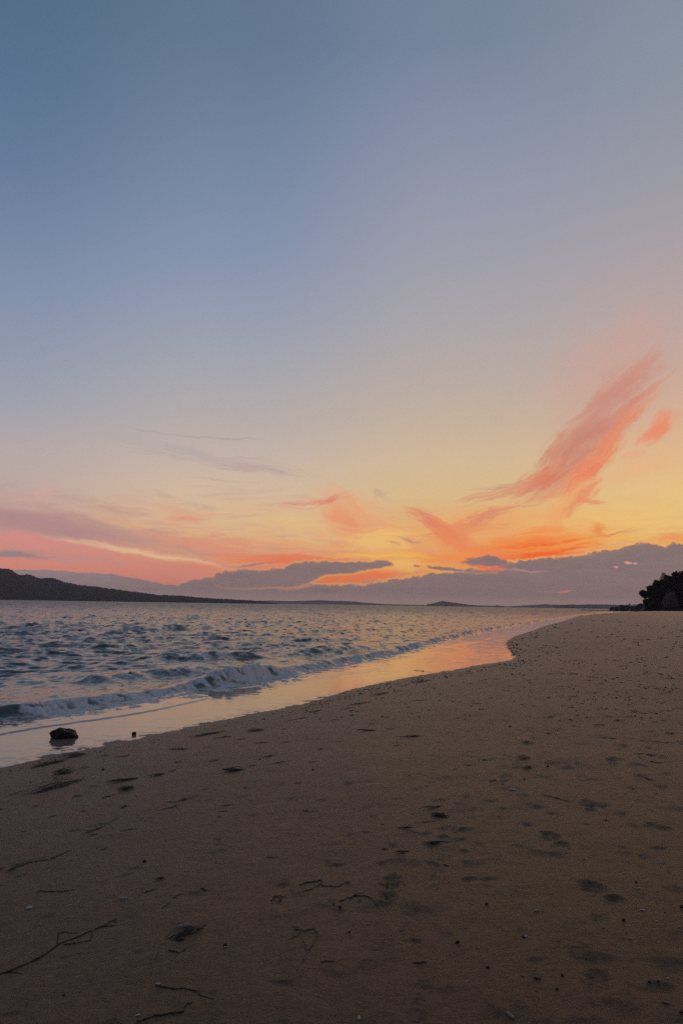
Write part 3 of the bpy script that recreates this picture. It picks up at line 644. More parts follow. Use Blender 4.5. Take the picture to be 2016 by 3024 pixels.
def foliage_mesh(name, R, Hh, nleaf, size, seed, cone=False):
    r_ = np.random.default_rng(abs(int(seed))); vs3, fs3 = [], []
    lobes = [(0, 0, .1, .62)]+[(math.cos(a)*r_.uniform(.35, .6), math.sin(a)*r_.uniform(.35, .6), r_.uniform(-.35, .45), r_.uniform(.3, .45)) for a in r_.uniform(0, 6.28, 11)]
    for k in range(nleaf):
        lx, ly, lz, lr = lobes[r_.integers(len(lobes))]; v = r_.normal(size=3); v /= np.linalg.norm(v); rad = lr*r_.uniform(.55, 1.05)
        c_ = np.array([(lx+v[0]*rad)*R, (ly+v[1]*rad)*R, (lz+v[2]*rad)*Hh])
        a1 = r_.normal(size=3); a1 /= np.linalg.norm(a1); a2 = np.cross(a1, r_.normal(size=3)); a2 /= np.linalg.norm(a2); s_ = size*r_.uniform(.5, 1.3)
        b0 = len(vs3); vs3 += [tuple(c_-a1*s_), tuple(c_+a2*s_*.6), tuple(c_+a1*s_), tuple(c_-a2*s_*.6)]; fs3.append((b0, b0+1, b0+2, b0+3))
    return raw_mesh(name, vs3, fs3, False)
def tree(u, v, w_px, h_px, dist, label, seed, pines=False):
    """crown centre on the photograph, crown size in photograph pixels"""
    c_ = hp(u, v, dist); mpp = dist/FOC; R, Hh = w_px*mpp/2*1.15, h_px*mpp/2*1.05; zb = max(c_[2]-Hh*2.0, 0)
    t_ = link('coastal_tree', None, loc=(c_[0], c_[1], zb)); tag(t_, label, 'tree', 'trees on the headland')
    vs3, fs3 = [], []; tube(vs3, fs3, [(0, 0, -.5), (.2, 0, (c_[2]-zb)*.5), (0, .1, c_[2]-zb+Hh*.3)], [R*.09, R*.07, R*.03], 6)
    for a_ in range(4):
        q = a_*1.6+seed; tube(vs3, fs3, [(0, 0, (c_[2]-zb)*.45), (math.cos(q)*R*.4, math.sin(q)*R*.4, c_[2]-zb), (math.cos(q)*R*.7, math.sin(q)*R*.7, c_[2]-zb+Hh*.3)], [R*.05, R*.035, R*.015], 5)
    link('trunk', raw_mesh('trunk', vs3, fs3), M_twig, t_)
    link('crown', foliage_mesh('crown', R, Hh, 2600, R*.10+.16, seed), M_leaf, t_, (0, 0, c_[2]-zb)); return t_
for a_ in [(1903, 1757, 34, 34, 478, 'outermost rounded tree leaning over the tip of the headland', 1), (1908, 1778, 26, 22, 476, 'low bushy tree at the foot of the headland tip above the rocks', 2),
           (1926, 1742, 34, 34, 482, 'rounded tree just behind the outermost tree of the headland', 3), (1944, 1727, 34, 36, 486, 'dark tree directly below the spiky conifer', 4), (1934, 1768, 34, 36, 474, 'dense tree between the headland tip and the bare cliff face', 5),
           (1979, 1716, 40, 38, 492, 'broad tree between the spiky conifer and the tallest crown', 6), (2008, 1704, 50, 44, 494, 'tallest dark crown on the top of the headland', 7), (2010, 1745, 36, 60, 474, 'tall dark tree right beside the bare cliff face', 8),
           (1968, 1738, 46, 26, 476, 'flat bushy tree hanging over the bare cliff face', 9), (1950, 1752, 26, 30, 473, 'small tree at the upper corner of the bare cliff face', 10), (2014, 1785, 24, 34, 472, 'low dark tree beside the foot of the bare cliff face', 11), (1930, 1790, 40, 20, 472, 'scrubby low tree at the foot of the headland beside the sand', 12)]:
    tree(*a_)
# the spiky conifer
c_ = hp(1958, 1708, 484); tp = hp(1958, 1692, 484); mpp = 484/FOC
pn = link('conifer_tree', None, loc=(c_[0], 484, c_[2]-5)); tag(pn, 'spiky conifer standing out above the headland skyline', 'tree')
Hc = tp[2]-(c_[2]-5); vs3, fs3 = [], []; tube(vs3, fs3, [(0, 0, -4), (0, 0, Hc*.6), (0, 0, Hc)], [.35, .2, .04], 6); link('trunk', raw_mesh('trunk', vs3, fs3), M_twig, pn)
vs3, fs3 = [], []
for k in range(9):
    z_ = Hc*(.12+.1*k); L_ = 4.2*(1-k/10.5)
    for q in range(7):
        a_ = q*6.283/7+k*.5; tube(vs3, fs3, [(0, 0, z_), (math.cos(a_)*L_*.6, math.sin(a_)*L_*.6, z_+.15), (math.cos(a_)*L_, math.sin(a_)*L_, z_+.9)], [.16, .26, .05], 4)
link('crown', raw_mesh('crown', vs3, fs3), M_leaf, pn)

def rock_mesh(name, seed, sub=3, rough=.28, flat=.55):
    bm_ = bmesh.new(); bmesh.ops.create_icosphere(bm_, subdivisions=sub, radius=1)
    co = np.array([v.co[:] for v in bm_.verts]); o_ = seed*7.7
    n_ = gnoise(co[:, 0]*1.3+o_, co[:, 1]*1.3+co[:, 2]*.9)+.5*gnoise(co[:, 0]*2.9+co[:, 2]+o_, co[:, 1]*2.9)+.28*gnoise(co[:, 0]*6+o_, co[:, 1]*6+co[:, 2]*5)+.15*gnoise(co[:, 0]*13+o_, co[:, 1]*13+co[:, 2]*11)
    for v, k in zip(bm_.verts, n_): v.co *= 1+rough*k*2; v.co.z *= flat
    return mesh_of(name, bm_)
rocks = [(1812, 1794, 18, 7, 640, 'smallest dark rock at the seaward end of the rock pile'), (1832, 1792, 26, 11, 630, 'low dark rock before the domed rock off the headland'), (1848, 1790.5, 30, 15, 620, 'domed dark rock standing off the headland tip'),
         (1876, 1793, 26, 9, 600, 'flat dark rock between the domed rock and the headland'), (1895, 1790, 30, 14, 560, 'dark rock against the foot of the headland tip'), (1861, 1794, 22, 7, 610, 'low dark rock just landward of the domed rock')]
for i, (u, v, w, h, dist, lb) in enumerate(rocks):
    c_ = hp(u, v, dist); mpp = dist/FOC; o = link('shore_rock', rock_mesh('shore_rock', i+3, 3, .2, 1), M_rock, loc=(c_[0], dist, 0)); o.scale = (w*mpp/2*1.6, w*mpp/2*.8, hp(u, v-h/2, dist)[2]*.95); tag(o, lb, 'rock', 'rocks off the headland')
p_ = hp(1858, 1785, 615); vs3, fs3 = [], []; tube(vs3, fs3, [(0, 0, -2), (0, 0, 3.2)], [.35, .3], 6); tube(vs3, fs3, [(0, 0, 3.2), (0, 0, 3.9)], [.55, .5], 6)
tag(link('marker_post', raw_mesh('marker_post', vs3, fs3, False), M_rock, loc=(p_[0], 615, max(p_[2]-3.2, 0))), 'thin dark marker post standing on the rocks off the headland', 'post')
def ledge(name, pts, dist, thick, width, seed):
    vs3, fs3 = [], []; n_ = 120; us_ = np.linspace(pts[0][0], pts[-1][0], n_)
    for j, (yo_, hf) in enumerate(((-1, -.6), (-.85, .7), (-.3, 1), (.4, .9), (1, -.6))):
        for i, u in enumerate(us_):
            v = np.interp(u, [a for a, _ in pts], [b for _, b in pts]); dd = np.interp(u, [a for a, _ in pts], dist)
            if v > 0:
                d2 = ray(u, v); x_ = d2[0]/d2[1]*dd
            k = float(gnoise(np.array([u*.11+seed]), np.array([j*1.7]))[0])+.5*float(gnoise(np.array([u*.4+seed]), np.array([j*1.7]))[0])
            vs3.append((x_+k, dd+yo_*width*(1+.3*k), thick*hf*(1+.9*k)*min(1, (i+2)/14)))
    for j in range(4):
        for i in range(n_-1):
            a_ = j*n_+i; fs3.append((a_, a_+1, a_+n_+1, a_+n_))
    o = link(name, raw_mesh(name, vs3, fs3), M_rock); o['kind'] = 'structure'; return o
ledge('rock_shelf', [(1690, 1798), (1800, 1798), (1900, 1798)], [760, 700, 620], .75, 9, 3)
ledge('rocky_shoreline', [(1716, 1815), (1760, 1813), (1830, 1809.5), (1881, 1806.5), (1950, 1805), (2100, 1805), (2300, 1806)], [190, 225, 330, 450, 468, 470, 470], .55, 3.0, 9)

# ---------------------------------------------------------------- boulder and stone in the swash
def water_z(x, y): return float(sea(np.array([[x, y]]))[0][0])
bx, by = ground(190, 2176, 0.0)
bo = link('boulder', rock_mesh('boulder', 21, 5, .17, .62), M_rock, loc=(bx, by, .012)); bo.scale = (.18, .13, .165); bo.rotation_euler = (0, .12, .3)
tag(bo, 'black wet boulder sitting alone in the shallow wash', 'boulder')
bx2, by2 = ground(397, 2169, 0.0)
o = link('stone', rock_mesh('stone', 5, 2, .2, .8), M_stone, loc=(bx2, by2, .015)); o.scale = (.032, .028, .035)
tag(o, 'small black stone in the wash, on its own between boulder and sand edge', 'stone')

# ---------------------------------------------------------------- things washed up on the sand
THINGS = []                                                # (object, kind, x, y, fixed label or None)
def weed_mesh(L_, D_, Hz, n, seed, rad):
    r_ = np.random.default_rng(abs(int(seed))); vs3, fs3 = [], []
    for k in range(n):
        ln = L_*r_.uniform(.3, 1.0); x0 = r_.uniform(-.5, .5)*(L_-ln*.8)-ln/2; y0 = r_.normal()*D_*.28; a_ = r_.normal()*.35; m_ = 6; pts = []
        for q in range(m_):
            t_ = q/(m_-1); env = max(0, 1-(abs(x0+ln*t_)/(L_*.55))**2)
            pts.append((x0+ln*t_*math.cos(a_), y0+ln*t_*math.sin(a_)*.5*min(1, D_/max(L_, 1e-3)*2)+r_.normal()*D_*.16, rad*.4+Hz*env*r_.uniform(0, 1)*(.4+.6*k/n)))
        tube(vs3, fs3, pts, [rad*.5, rad, rad*1.1, rad, rad*.8, rad*.3], 3, .6)
    return raw_mesh('seaweed', vs3, fs3, False)
def weed(u, v, w, h, tilt=4, m=None, n=None, label=None):
    x, y, z = place(u, v); lat, dep = px_m(x, y); t_ = math.radians(tilt)
    dx, dy = math.cos(t_)*lat, math.sin(t_)*dep; L_ = w*math.hypot(dx, min(dy, 8*lat)); az_ = math.atan2(-x, y)
    rot = math.atan2(dy, dx)+az_
    Hz = min(h*lat*.40, .05); D_ = max(h*dep*.28, .010)
    n = max(3, int((n*.7 if n else min(22, 3+w*h/60)))); rad = max(.0018, .34*lat)
    if label and v < 2420 and u < 1450: n = int(n*1.6)+2; rad *= 1.35; Hz *= 1.5; D_ *= 1.25
    o = link('seaweed_clump' if w*h > 350 else 'seaweed_scrap', weed_mesh(L_, D_, Hz, n, int(u*7+v), rad), m or M_weed, loc=(x, y, z-.001), rotz=rot)
    big = w*h > 350
    THINGS.append((o, 'clump' if big else 'scrap', x, y, label)); return o
def along(pts_px, lift=.003):
    return [np.array(place(u, v))+np.array([0, 0, lift]) for u, v in pts_px]
def wiggle(pts, seed, n=4, amp=.0035):
    seed = abs(int(seed))
    r_ = np.random.default_rng(seed); out_ = []
    for a_, b_ in zip(pts, pts[1:]):
        for k in range(n):
            q = a_+(b_-a_)*k/n; out_.append(q+(np.r_[r_.normal(size=2)*amp, 0] if k or out_ else 0))
    out_.append(pts[-1]); 
    for q in out_: q[2] = float(sand_z(q[None, :2])[0])-.0005+.003*r_.random()
    return out_
def twig(main, branches, rad, label, m=None, name='twig'):
    P0 = along(main); base = P0[0].copy(); t_ = link(name, None, loc=tuple(base))
    def add(nm, pts_px, r0, sd):
        pp = wiggle(along(pts_px), sd); pp = [q-base for q in pp]; vs3, fs3 = [], []
        k = len(pp); tube(vs3, fs3, pp, [r0*(1-.6*i/(k-1))*(1+.15*math.sin(i*2.3+sd)) for i in range(k)], 6); link(nm, raw_mesh(nm, vs3, fs3), m or M_twig, t_)
    rad *= .62; add('stem', main, rad, int(main[0][0]))
    for i, b_ in enumerate(branches): add('branch', b_, rad*.62, int(b_[0][0]+i))
    THINGS.append((t_, 'twig', base[0], base[1], label)); return t_
twig([(-40, 2892), (60, 2856), (120, 2828), (172, 2789), (230, 2767), (275, 2748), (345, 2716)], [[(172, 2789), (169, 2756), (200, 2752), (232, 2756)], [(190, 2790), (215, 2786), (240, 2783), (270, 2776)], [(5, 2874), (35, 2870), (66, 2876)], [(272, 2750), (272, 2764), (264, 2780)], [(300, 2738), (322, 2735), (350, 2733)]], .0055, 'longest dark branching root, running in from the photo\'s edge to a forked tip')
twig([(25, 2572), (83, 2548), (147, 2539), (180, 2524), (212, 2511)], [[(30, 2566), (50, 2556), (72, 2549)], [(147, 2539), (170, 2527), (185, 2528)]], .0045, 'thin dark root lying across the sand above the long branching root')
twig([(46, 2592), (66, 2584), (84, 2579)], [], .0028, 'short fine root just below the thin dark root')
twig([(118, 2631), (150, 2632), (180, 2633), (218, 2628)], [[(118, 2631), (108, 2640)]], .0038, 'straight dark stick between the blue shell and the thin dark root')
twig([(460, 2911), (500, 2917), (540, 2919), (576, 2928), (600, 2940), (632, 2952)], [], .0040, 'long thin stick with a white shell at its near tip')
twig([(404, 3018), (450, 3003), (500, 2993), (534, 2992), (550, 2966), (568, 2958)], [[(534, 2992), (524, 2988), (500, 2990)]], .0045, 'bent dark stick at the very bottom edge, hooked at one end')
twig([(884, 2613), (915, 2606), (947, 2599), (950, 2607), (936, 2618), (894, 2633)], [[(947, 2615), (975, 2617), (1003, 2618), (1018, 2606), (1032, 2603)]], .0042, 'looped root with a straight tail beside the clearest shoe print')
twig([(871, 2745), (900, 2747), (928, 2741), (938, 2760), (932, 2775), (909, 2806), (901, 2833), (876, 2872)], [[(858, 2772), (875, 2762), (892, 2748)], [(890, 2768), (898, 2786), (909, 2806)], [(862, 2736), (880, 2742)]], .0048, 'pale forked root curling down from a tangled dark head', M_pale, 'root')
twig([(1000, 2662), (1020, 2656), (1045, 2645), (1083, 2646), (1101, 2661), (1116, 2681)], [[(1045, 2645), (1055, 2638), (1075, 2638)], [(1058, 2664), (1066, 2656)]], .0045, 'arched root ending in a thin tail left of the shoe print heel')
twig([(1598, 2345), (1630, 2353), (1660, 2361), (1688, 2371)], [], .0042, 'straight dark stick pointing at the triple shoe print')
twig([(498, 2808), (526, 2814), (557, 2800)], [], .0036, 'short curved stick below the pale chip tangle')
twig([(802, 2662), (812, 2647), (830, 2655), (824, 2668)], [[(812, 2647), (838, 2648)], [(824, 2658), (842, 2645)]], .0045, 'small splayed root tangle on bare sand left of the looped root')
twig([(1888, 2187), (1930, 2189), (1975, 2194), (2040, 2197)], [], .0040, 'long straight stick lying level beside the white shell at the photo\'s edge')
twig([(1878, 2226), (1915, 2228), (1960, 2232)], [[(1880, 2234), (1900, 2238)]], .0045, 'dark stick below the long level stick')
twig([(1919, 2248), (1945, 2253), (1984, 2250)], [], .0050, 'thick short stick, lower of the pair of sticks in the right')
twig([(428, 2637), (445, 2629), (464, 2622)], [], .0036, 'short dark stick below the frayed seaweed knot')
twig([(512, 2652), (522, 2645), (534, 2641)], [], .0034, 'thumb-long stick between the frayed knot and the pale chip tangle')
twig([(480, 2682), (490, 2672), (502, 2663)], [], .0026, 'fine slanted stick under the thumb-long stick')
twig([(1238-20, 2843), (1238, 2844), (1260, 2841)], [], .0040, 'lone dark stick on smooth sand below the clearest shoe print')
twig([(945, 2841), (965, 2838), (985, 2838)], [], .0042, 'short pale stick right of the forked root', M_pale)
for a_ in [(226, 2232, 58, 18, 4, M_olive, None, 'olive brown seaweed clump touching the edge of the wash'), (153, 2254, 98, 12, 7, None, None, 'long dark seaweed strand clump between the boulder and the olive clump'), (191, 2282, 56, 20, -4, M_olive, None, 'yellowish seaweed heap with a pale fringe above the biggest dark strip'),
           (172, 2323, 128, 26, 12, None, 34, 'biggest dark seaweed strip, a thick slanting mat below the boulder'), (370, 2304, 92, 10, 3, None, None, 'long thin seaweed trail right of the biggest dark strip'), (376, 2329, 48, 16, 4, None, None, 'round seaweed clump below the long thin trail'),
           (626, 2167, 112, 6, 6, None, None, 'long black seaweed blade nearest the wash in the middle'), (664, 2177, 46, 9, 5, None, None, 'stubby black seaweed just below the long blade'), (757, 2158, 56, 12, 4, None, None, 'ragged black seaweed clump with a pebble at its tip'),
           (534, 2214, 74, 7, -2, None, None, 'bowed dark seaweed blade left of the black blades'), (698, 2276, 82, 12, -4, None, None, 'spread seaweed clump with drooping threads in mid beach'), (1547, 2240, 44, 24, 2, None, None, 'large feathery seaweed tangle beside the faint shoe prints'),
           (1560, 2268, 36, 18, 2, None, None, 'seaweed tangle with hanging threads under the feathery tangle'), (1627, 2118, 42, 9, 3, None, None, 'compact seaweed knot with long threads up the beach'), (1555, 2192, 32, 14, 8, None, None, 'seaweed curl above the feathery tangle'),
           (1287, 2384, 76, 8, 5, None, 6, 'straight seaweed strand, topmost of the mid beach cluster'), (1297, 2408, 42, 16, -12, None, None, 'frayed seaweed with pale strand in the mid beach cluster'), (1262, 2427, 88, 5, 2, None, 5, 'long level seaweed thread below the frayed seaweed'),
           (1200, 2444, 56, 10, 4, None, None, 'dark seaweed head at the left of the mid beach cluster'), (1224, 2459, 76, 18, -6, None, 9, 'looped seaweed below the dark head'), (1287, 2487, 76, 10, 4, None, None, 'broad flat seaweed lowest in the mid beach cluster'),
           (1189, 2516, 48, 14, 4, None, 14, 'rolled seaweed knot just above the clearest shoe print'), (561, 2752, 104, 40, 14, None, 22, 'wide seaweed tangle holding a pale chip'), (532, 2776, 28, 14, 0, None, 16, 'dark seaweed knot under the wide tangle'),
           (469, 2596, 32, 18, 16, None, 10, 'frayed seaweed knot with a pale fleck'), (1067, 2078, 62, 6, 9, None, None, 'dark seaweed bar close to the wash, mid distance'), (1128, 2049, 62, 5, 6, None, None, 'thin dark seaweed bar on the wash line'), (1246, 2013, 56, 7, 8, None, None, 'dark seaweed heap where the wash line bends'),
           (1217, 2175, 78, 8, 3, None, 12, 'beaded seaweed string below the white shell'), (1096, 2158, 72, 5, -4, None, None, 'slim seaweed blade left of the white shell'), (1240, 1983, 30, 9, 2, None, None, 'small dark seaweed heap at the edge of the orange wash'), (285, 2450, 62, 8, 13, None, None, 'smudged seaweed patch above the thin dark root')]:
    weed(*a_)
S_ = """166 2300 22 6 8;313 2232 28 8 4;370 2233 62 5 3;252 2268 30 11 10;279 2321 20 8 6;230 2352 32 9 6;322 2352 34 8 8;370 2382 28 12 20;108 2380 13 8 10;6 2390 20 6 0;45 2345 38 5 8;462 2289 46 12 6;936 2100 76 6 7;882 2123 82 4 9;614 2207 35 3 8;511 2276 22 6 8;637 2245 42 5 8;798 2233 46 8 8;752 2260 56 4 5;825 2253 56 8 8;840 2153 28 4 3;775 2193 50 5 3;542 2364 38 10 14;496 2387 60 5 12;681 2377 62 3 2;660 2396 42 4 2;649 2412 16 4 0;725 2327 9 6 0;882 2312 22 6 -8;905 2394 22 6 0;947 2213 18 10 0;476 2287 36 12 4;526 2251 26 6 6;721 2182 46 3 4
1191 2025 24 4 3;1182 2041 40 4 3;1029 2092 50 3 9;1207 2088 25 4 3;1249 2068 62 4 3;1041 2112 26 6 0;1143 2118 30 4 8;1153 2153 30 6 3;1175 2202 22 7 8;1415 2078 52 4 -3;1386 2261 28 5 0;1132 2435 14 4 0;1209 2289 9 4 6;1341 2024 18 3 0;1389 2019 30 5 -3;1424 2011 28 3 0;1431 2244 17 4 -6;1459 2305 34 6 3;1485 2316 10 4 0;1495 2130 28 4 -10;1692 2145 28 6 2;1645 2158 15 4 4;1616 2166 26 6 6;1782 2141 60 4 2;1825 2130 26 12 0;1912 2300 36 7 -12;1869 2331 14 6 -8;1934 2343 12 5 -10;1789 2424 22 6 -14;1598 1966 30 3 3;1775 2091 28 4 -3;1659 1975 14 5 0;1703 2058 52 3 0;1656 2027 28 3 0;1645 2046 28 4 -4;1656 2055 18 4 0;1980 2004 62 4 0;1941 2033 18 4 0;1858 2082 17 5 0;1874 2103 17 5 -3;1934 2132 17 7 0;1962 2129 20 4 -6;1800 2115 40 4 -3;1548 2300 10 6 10;1139 2506 22 7 6;1031 2608 14 4 10;1185 2750 13 5 -20;1280 2489 40 5 0;1317 2556 20 6 -10;603 2626 26 6 -20;1587 2890 22 5 -8;1436 2857 10 5 0;377 2451 30 6 10;396 2448 28 4 4;305 2509 30 5 22;281 2464 26 6 8;73 2454 18 4 0;250 2396 24 5 0;700 2265 60 3 6;1100 2138 34 3 3;590 2230 34 3 5;850 2190 40 3 5;960 2165 36 3 4;990 2125 40 4 6;1300 2050 40 3 3;1350 2095 26 3 0;1470 2005 40 4 2;1500 2040 32 3 2;1560 2010 30 3 0;1450 2060 24 3 0;1580 2085 34 3 0;1740 2010 34 4 0;1860 2010 34 3 0;1700 1990 24 3 0;1900 2062 34 3 0;1985 2165 34 3 0;1810 2180 28 3 0;1385 2160 22 3 0;610 2330 36 4 6;340 2420 30 4 12;930 2250 40 3 4;1000 2190 26 4 4;160 2410 24 4 8;560 2140 22 3 6;1520 1975 36 4 2;1630 1990 30 4 2;1590 1940 34 3 2;1700 1950 34 3 2;1850 1965 30 3 0;1960 1970 30 3 0"""
for q in S_.replace('\n', ';').split(';'):
    u, v, w, h, t_ = map(float, q.split()); weed(u, v, w, h, t_)

# shells: a ribbed half-shell, a chip, each lying tilted on the sand
def shell_mesh(seed):
    r_ = np.random.default_rng(seed); vs3, fs3 = [], []; nr, na = 5, 16
    vs3.append((0, 0, .42))
    for i in range(1, nr+1):
        t_ = i/nr
        for k in range(na):
            a_ = 2*math.pi*k/na; w_ = 1+.06*math.cos(a_*8)*t_-.18*max(0, math.cos(a_))*t_; rr = t_*w_*(1+.05*r_.normal()*(i == nr))
            vs3.append((rr*math.sin(a_), rr*math.cos(a_)*.82+.12*t_, .42*(1-t_**2.2)+.02*math.cos(a_*8)*t_))
    fs3 += [(0, 1+k, 1+(k+1) % na) for k in range(na)]
    for i in range(nr-1):
        for k in range(na):
            a_ = 1+i*na; fs3.append((a_+k, a_+na+k, a_+na+(k+1) % na, a_+(k+1) % na))
    b0 = len(vs3); vs3 += [(x*.9, y*.9, z-.10) for x, y, z in vs3[b0-na:b0]]
    for k in range(na): fs3.append((b0-na+k, b0+k, b0+(k+1) % na, b0-na+(k+1) % na))
    return raw_mesh('shell', vs3, fs3)
def chip_mesh(seed):
    bm_ = bmesh.new(); r_ = np.random.default_rng(seed); bmesh.ops.create_icosphere(bm_, subdivisions=1, radius=1)
    for v in bm_.verts: v.co = Vector((v.co.x*(1+.25*r_.normal()), v.co.y*.6*(1+.25*r_.normal()), v.co.z*.38*(1+.2*r_.normal())))
    return mesh_of('shell_chip', bm_, False)
SH = [shell_mesh(i) for i in range(3)]; CH = [chip_mesh(i) for i in range(5)]
for m_ in SH: m_.materials.append(M_shell)
for i, m_ in enumerate(CH): m_.materials.append((M_shell, M_shell2)[i % 2])
def shell(u, v, w, label=None, rot=None, asp=1.0, kind=None, m=None):
    x, y, z = place(u, v); lat, dep = px_m(x, y); big = w >= 9 or kind == 'shell'
    me_ = (SH[int(u) % 3] if big else CH[int(u+v) % 5])
    if m: me_ = me_.copy(); me_.materials.clear(); me_.materials.append(m)
    o = link('shell' if big else 'shell_chip', me_, None, loc=(x, y, z+.0008)); r_ = max(w*lat/2, .0016)
    o.scale = (r_*asp, r_/asp**.5, r_); o.rotation_euler = (random.uniform(-.2, .2), random.uniform(-.15, .15), rot if rot is not None else random.uniform(0, 6.28))
    THINGS.append((o, 'shell' if big else 'chip', x, y, label)); return o
shell(1257, 2155, 11, 'lone white shell in the middle distance above the beaded seaweed', 1.2); shell(86, 2681, 17, 'round pale blue shell on bare sand above the branching root', .4, 1.0, 'shell', M_blue)
shell(1060, 3006, 13, 'pale upright peg-like shell near the bottom edge in the middle', 1.57, 1.5, 'shell'); shell(1505, 2997, 20, 'long narrow pale shell lying slanted near the bottom edge', 1.95, 2.0, 'shell', M_shell2)
shell(1966, 2961, 13, 'narrow greyish shell near the lower corner', -.6, 1.7, 'shell', M_shell2); shell(406, 2999, 12, 'rounded white shell above the hooked stick', .5); shell(467, 2906, 12, 'white shell at the tip of the long thin stick', .2, 1.3)
shell(1999, 2187, 10, 'white shell beside the long level stick', .4, 1.2); shell(1515, 2333, 15, 'slender pale shell beside the faint shoe prints', .25, 1.9); shell(365, 2652, 12, 'slender white shell right of the straight dark stick', .1, 1.9)
shell(541, 2736, 26, 'pale chip caught in the wide seaweed tangle', .1, 2.0, 'shell', M_shell2)
shell(1553, 2765, 10, 'white shell beside a dark hollow on the lower right sand', .6); shell(1583, 2689, 9, 'white shell on smooth sand left of the double shoe print', .3, 1.3); shell(1896, 2688, 10, 'brightest white shell below the scattered chips on the right', -.3, 1.5)
H_ = """1088 2372 5;1047 2486 6;1997 2044 5;1591 2318 7;1840 2398 7;1880 2390 7;1982 2365 7;1847 2342 8;1724 2477 6;1959 2484 6;1677 2381 6;1972 2259 5;1999 2264 7;144 2508 8;147 2540 7;453 2538 7;120 2730 8;152 2743 8;209 2764 7;228 2886 7;183 2847 5;29 2697 6;345 2832 8;209 2673 5;268 2596 6;664 2796 7;632 2796 7;951 2590 7;825 2564 7;723 2485 6;853 2685 7;932 2938 7;928 2859 6;823 2871 7;507 2833 7;674 2732 5;790 2843 5;469 2961 5;985 2669 5;1085 2729 8;1040 2782 8;1193 2610 6;1277 2608 7;1062 2963 7;1450 2925 7;1496 2881 6;1417 2820 5;1962 2694 8;1939 2721 8;1781 2740 8;1847 2754 7;1879 2753 6;1858 2771 8;1935 2775 5;1565 2758 7;1648 2778 7;1670 2769 6;1652 2504 9;1615 2539 7;1790 2538 7;1724 2539 8;1842 2578 7;1879 2583 8;1887 2623 8;2006 2738 8;1975 2557 6;1970 2571 7;1946 2549 6;1986 2499 6;1939 2630 5;1886 2662 6;1540 2881 8;1560 2901 7;1581 2925 8;1697 2919 6;1723 2913 7;1562 3022 8;1970 2889 8;1955 2547 5;1150 2560 4;1700 2700 5;1880 2700 5;1905 2745 5;1415 2800 5;1440 2800 5;1432 2840 5;1390 2862 4;1300 2860 5;1310 2482 6;725 2330 5;1200 2150 4"""
for q in H_.split(';'):
    u, v, w = map(float, q.split()); shell(u, v, w)
def pebble(u, v, w, label=None):
    x, y, z = place(u, v); lat, _ = px_m(x, y); o = link('pebble', PB[int(u) % 4], None, loc=(x, y, z+w*lat*.12)); r_ = w*lat*.40; o.scale = (r_, r_*.9, r_); o.rotation_euler = (0, 0, u)
    THINGS.append((o, 'pebble', x, y, label))
PB = [rock_mesh('pebble', i+30, 2, .16, .7) for i in range(4)]
for m_ in PB: m_.materials.append(M_stone)
for q in "305 2273 10;767 2243 8;1128 2116 8;1504 2146 8;1616 2264 9;1547 2300 7;427 2545 14;985 2670 7;664 2792 13;1004 2680 12;1350 2783 14;1436 2670 9;1441 2857 10;1031 2753 8;1840 2718 12;1659 2880 9;1643 2921 8;1916 2900 9;1941 2899 8;2013 2679 13;1876 2605 8;1544 2768 10;1818 2062 7;1908 1986 7;1266 2097 6;1246 2096 5;924 2274 8;725 2326 7;189 2940 9;2010 2990 12;1392 2085 5;90 2310 7;190 2262 5".split(';'):  # one black stone is added to stand for the dark hollow by a shell
    u, v, w = map(float, q.split()); pebble(u, v, w)

# every small thing gets the label that its rank beside a landmark makes unique
MARKS = [('the boulder', bx, by)]
short = {'short dark stick below the frayed': 'the short dark stick', 'small splayed': 'the splayed root tangle', 'thick short': 'the thick short stick', 'seaweed curl': 'the seaweed curl', 'round seaweed clump': 'the round seaweed clump', 'slim seaweed': 'the slim seaweed blade', 'thin dark seaweed bar': 'the thin seaweed bar', 'smudged': 'the smudged seaweed patch', 'straight seaweed strand': 'the straight seaweed strand','longest dark branching root': 'the long branching root', 'thin dark root lying': 'the thin dark root', 'round pale blue shell': 'the pale blue shell', 'biggest dark seaweed': 'the biggest dark seaweed strip', 'bowed dark': 'the bowed seaweed blade', 'ragged black': 'the ragged black seaweed clump',
         'spread seaweed clump': 'the spread seaweed clump', 'lone white shell': 'the lone white shell', 'pale forked root': 'the pale forked root', 'looped root': 'the looped root', 'wide seaweed tangle': 'the wide seaweed tangle', 'large feathery': 'the feathery seaweed tangle', 'compact seaweed knot': 'the compact seaweed knot',
         'straight dark stick pointing': 'the stick by the triple shoe print', 'looped seaweed': 'the looped seaweed', 'long narrow pale shell': 'the long narrow pale shell', 'narrow greyish': 'the narrow greyish shell', 'pale upright': 'the peg-like shell', 'brightest white': 'the brightest white shell', 'white shell beside a dark': 'the white shell beside a hollow',
         'long straight stick lying level': 'the long level stick', 'bent dark stick': 'the hooked stick', 'small dark seaweed heap': 'the seaweed heap by the orange wash', 'beaded seaweed': 'the beaded seaweed string', 'long black seaweed blade': 'the long black seaweed blade', 'lone dark stick': 'the lone dark stick', 'broad flat': 'the broad flat seaweed'}
for o, kd, x, y, lb in THINGS:
    if lb:
        for k_, nm in short.items():
            if lb.startswith(k_): MARKS.append((nm, x, y))
OPEN = ['alone near the headland foot', 'alone on the pale upper beach', 'by itself where the far sand brightens', 'alone at the far right sand margin', 'alone in the far middle of the beach', 'alone beyond the faint trail of prints']+['lying out on open sand']*40
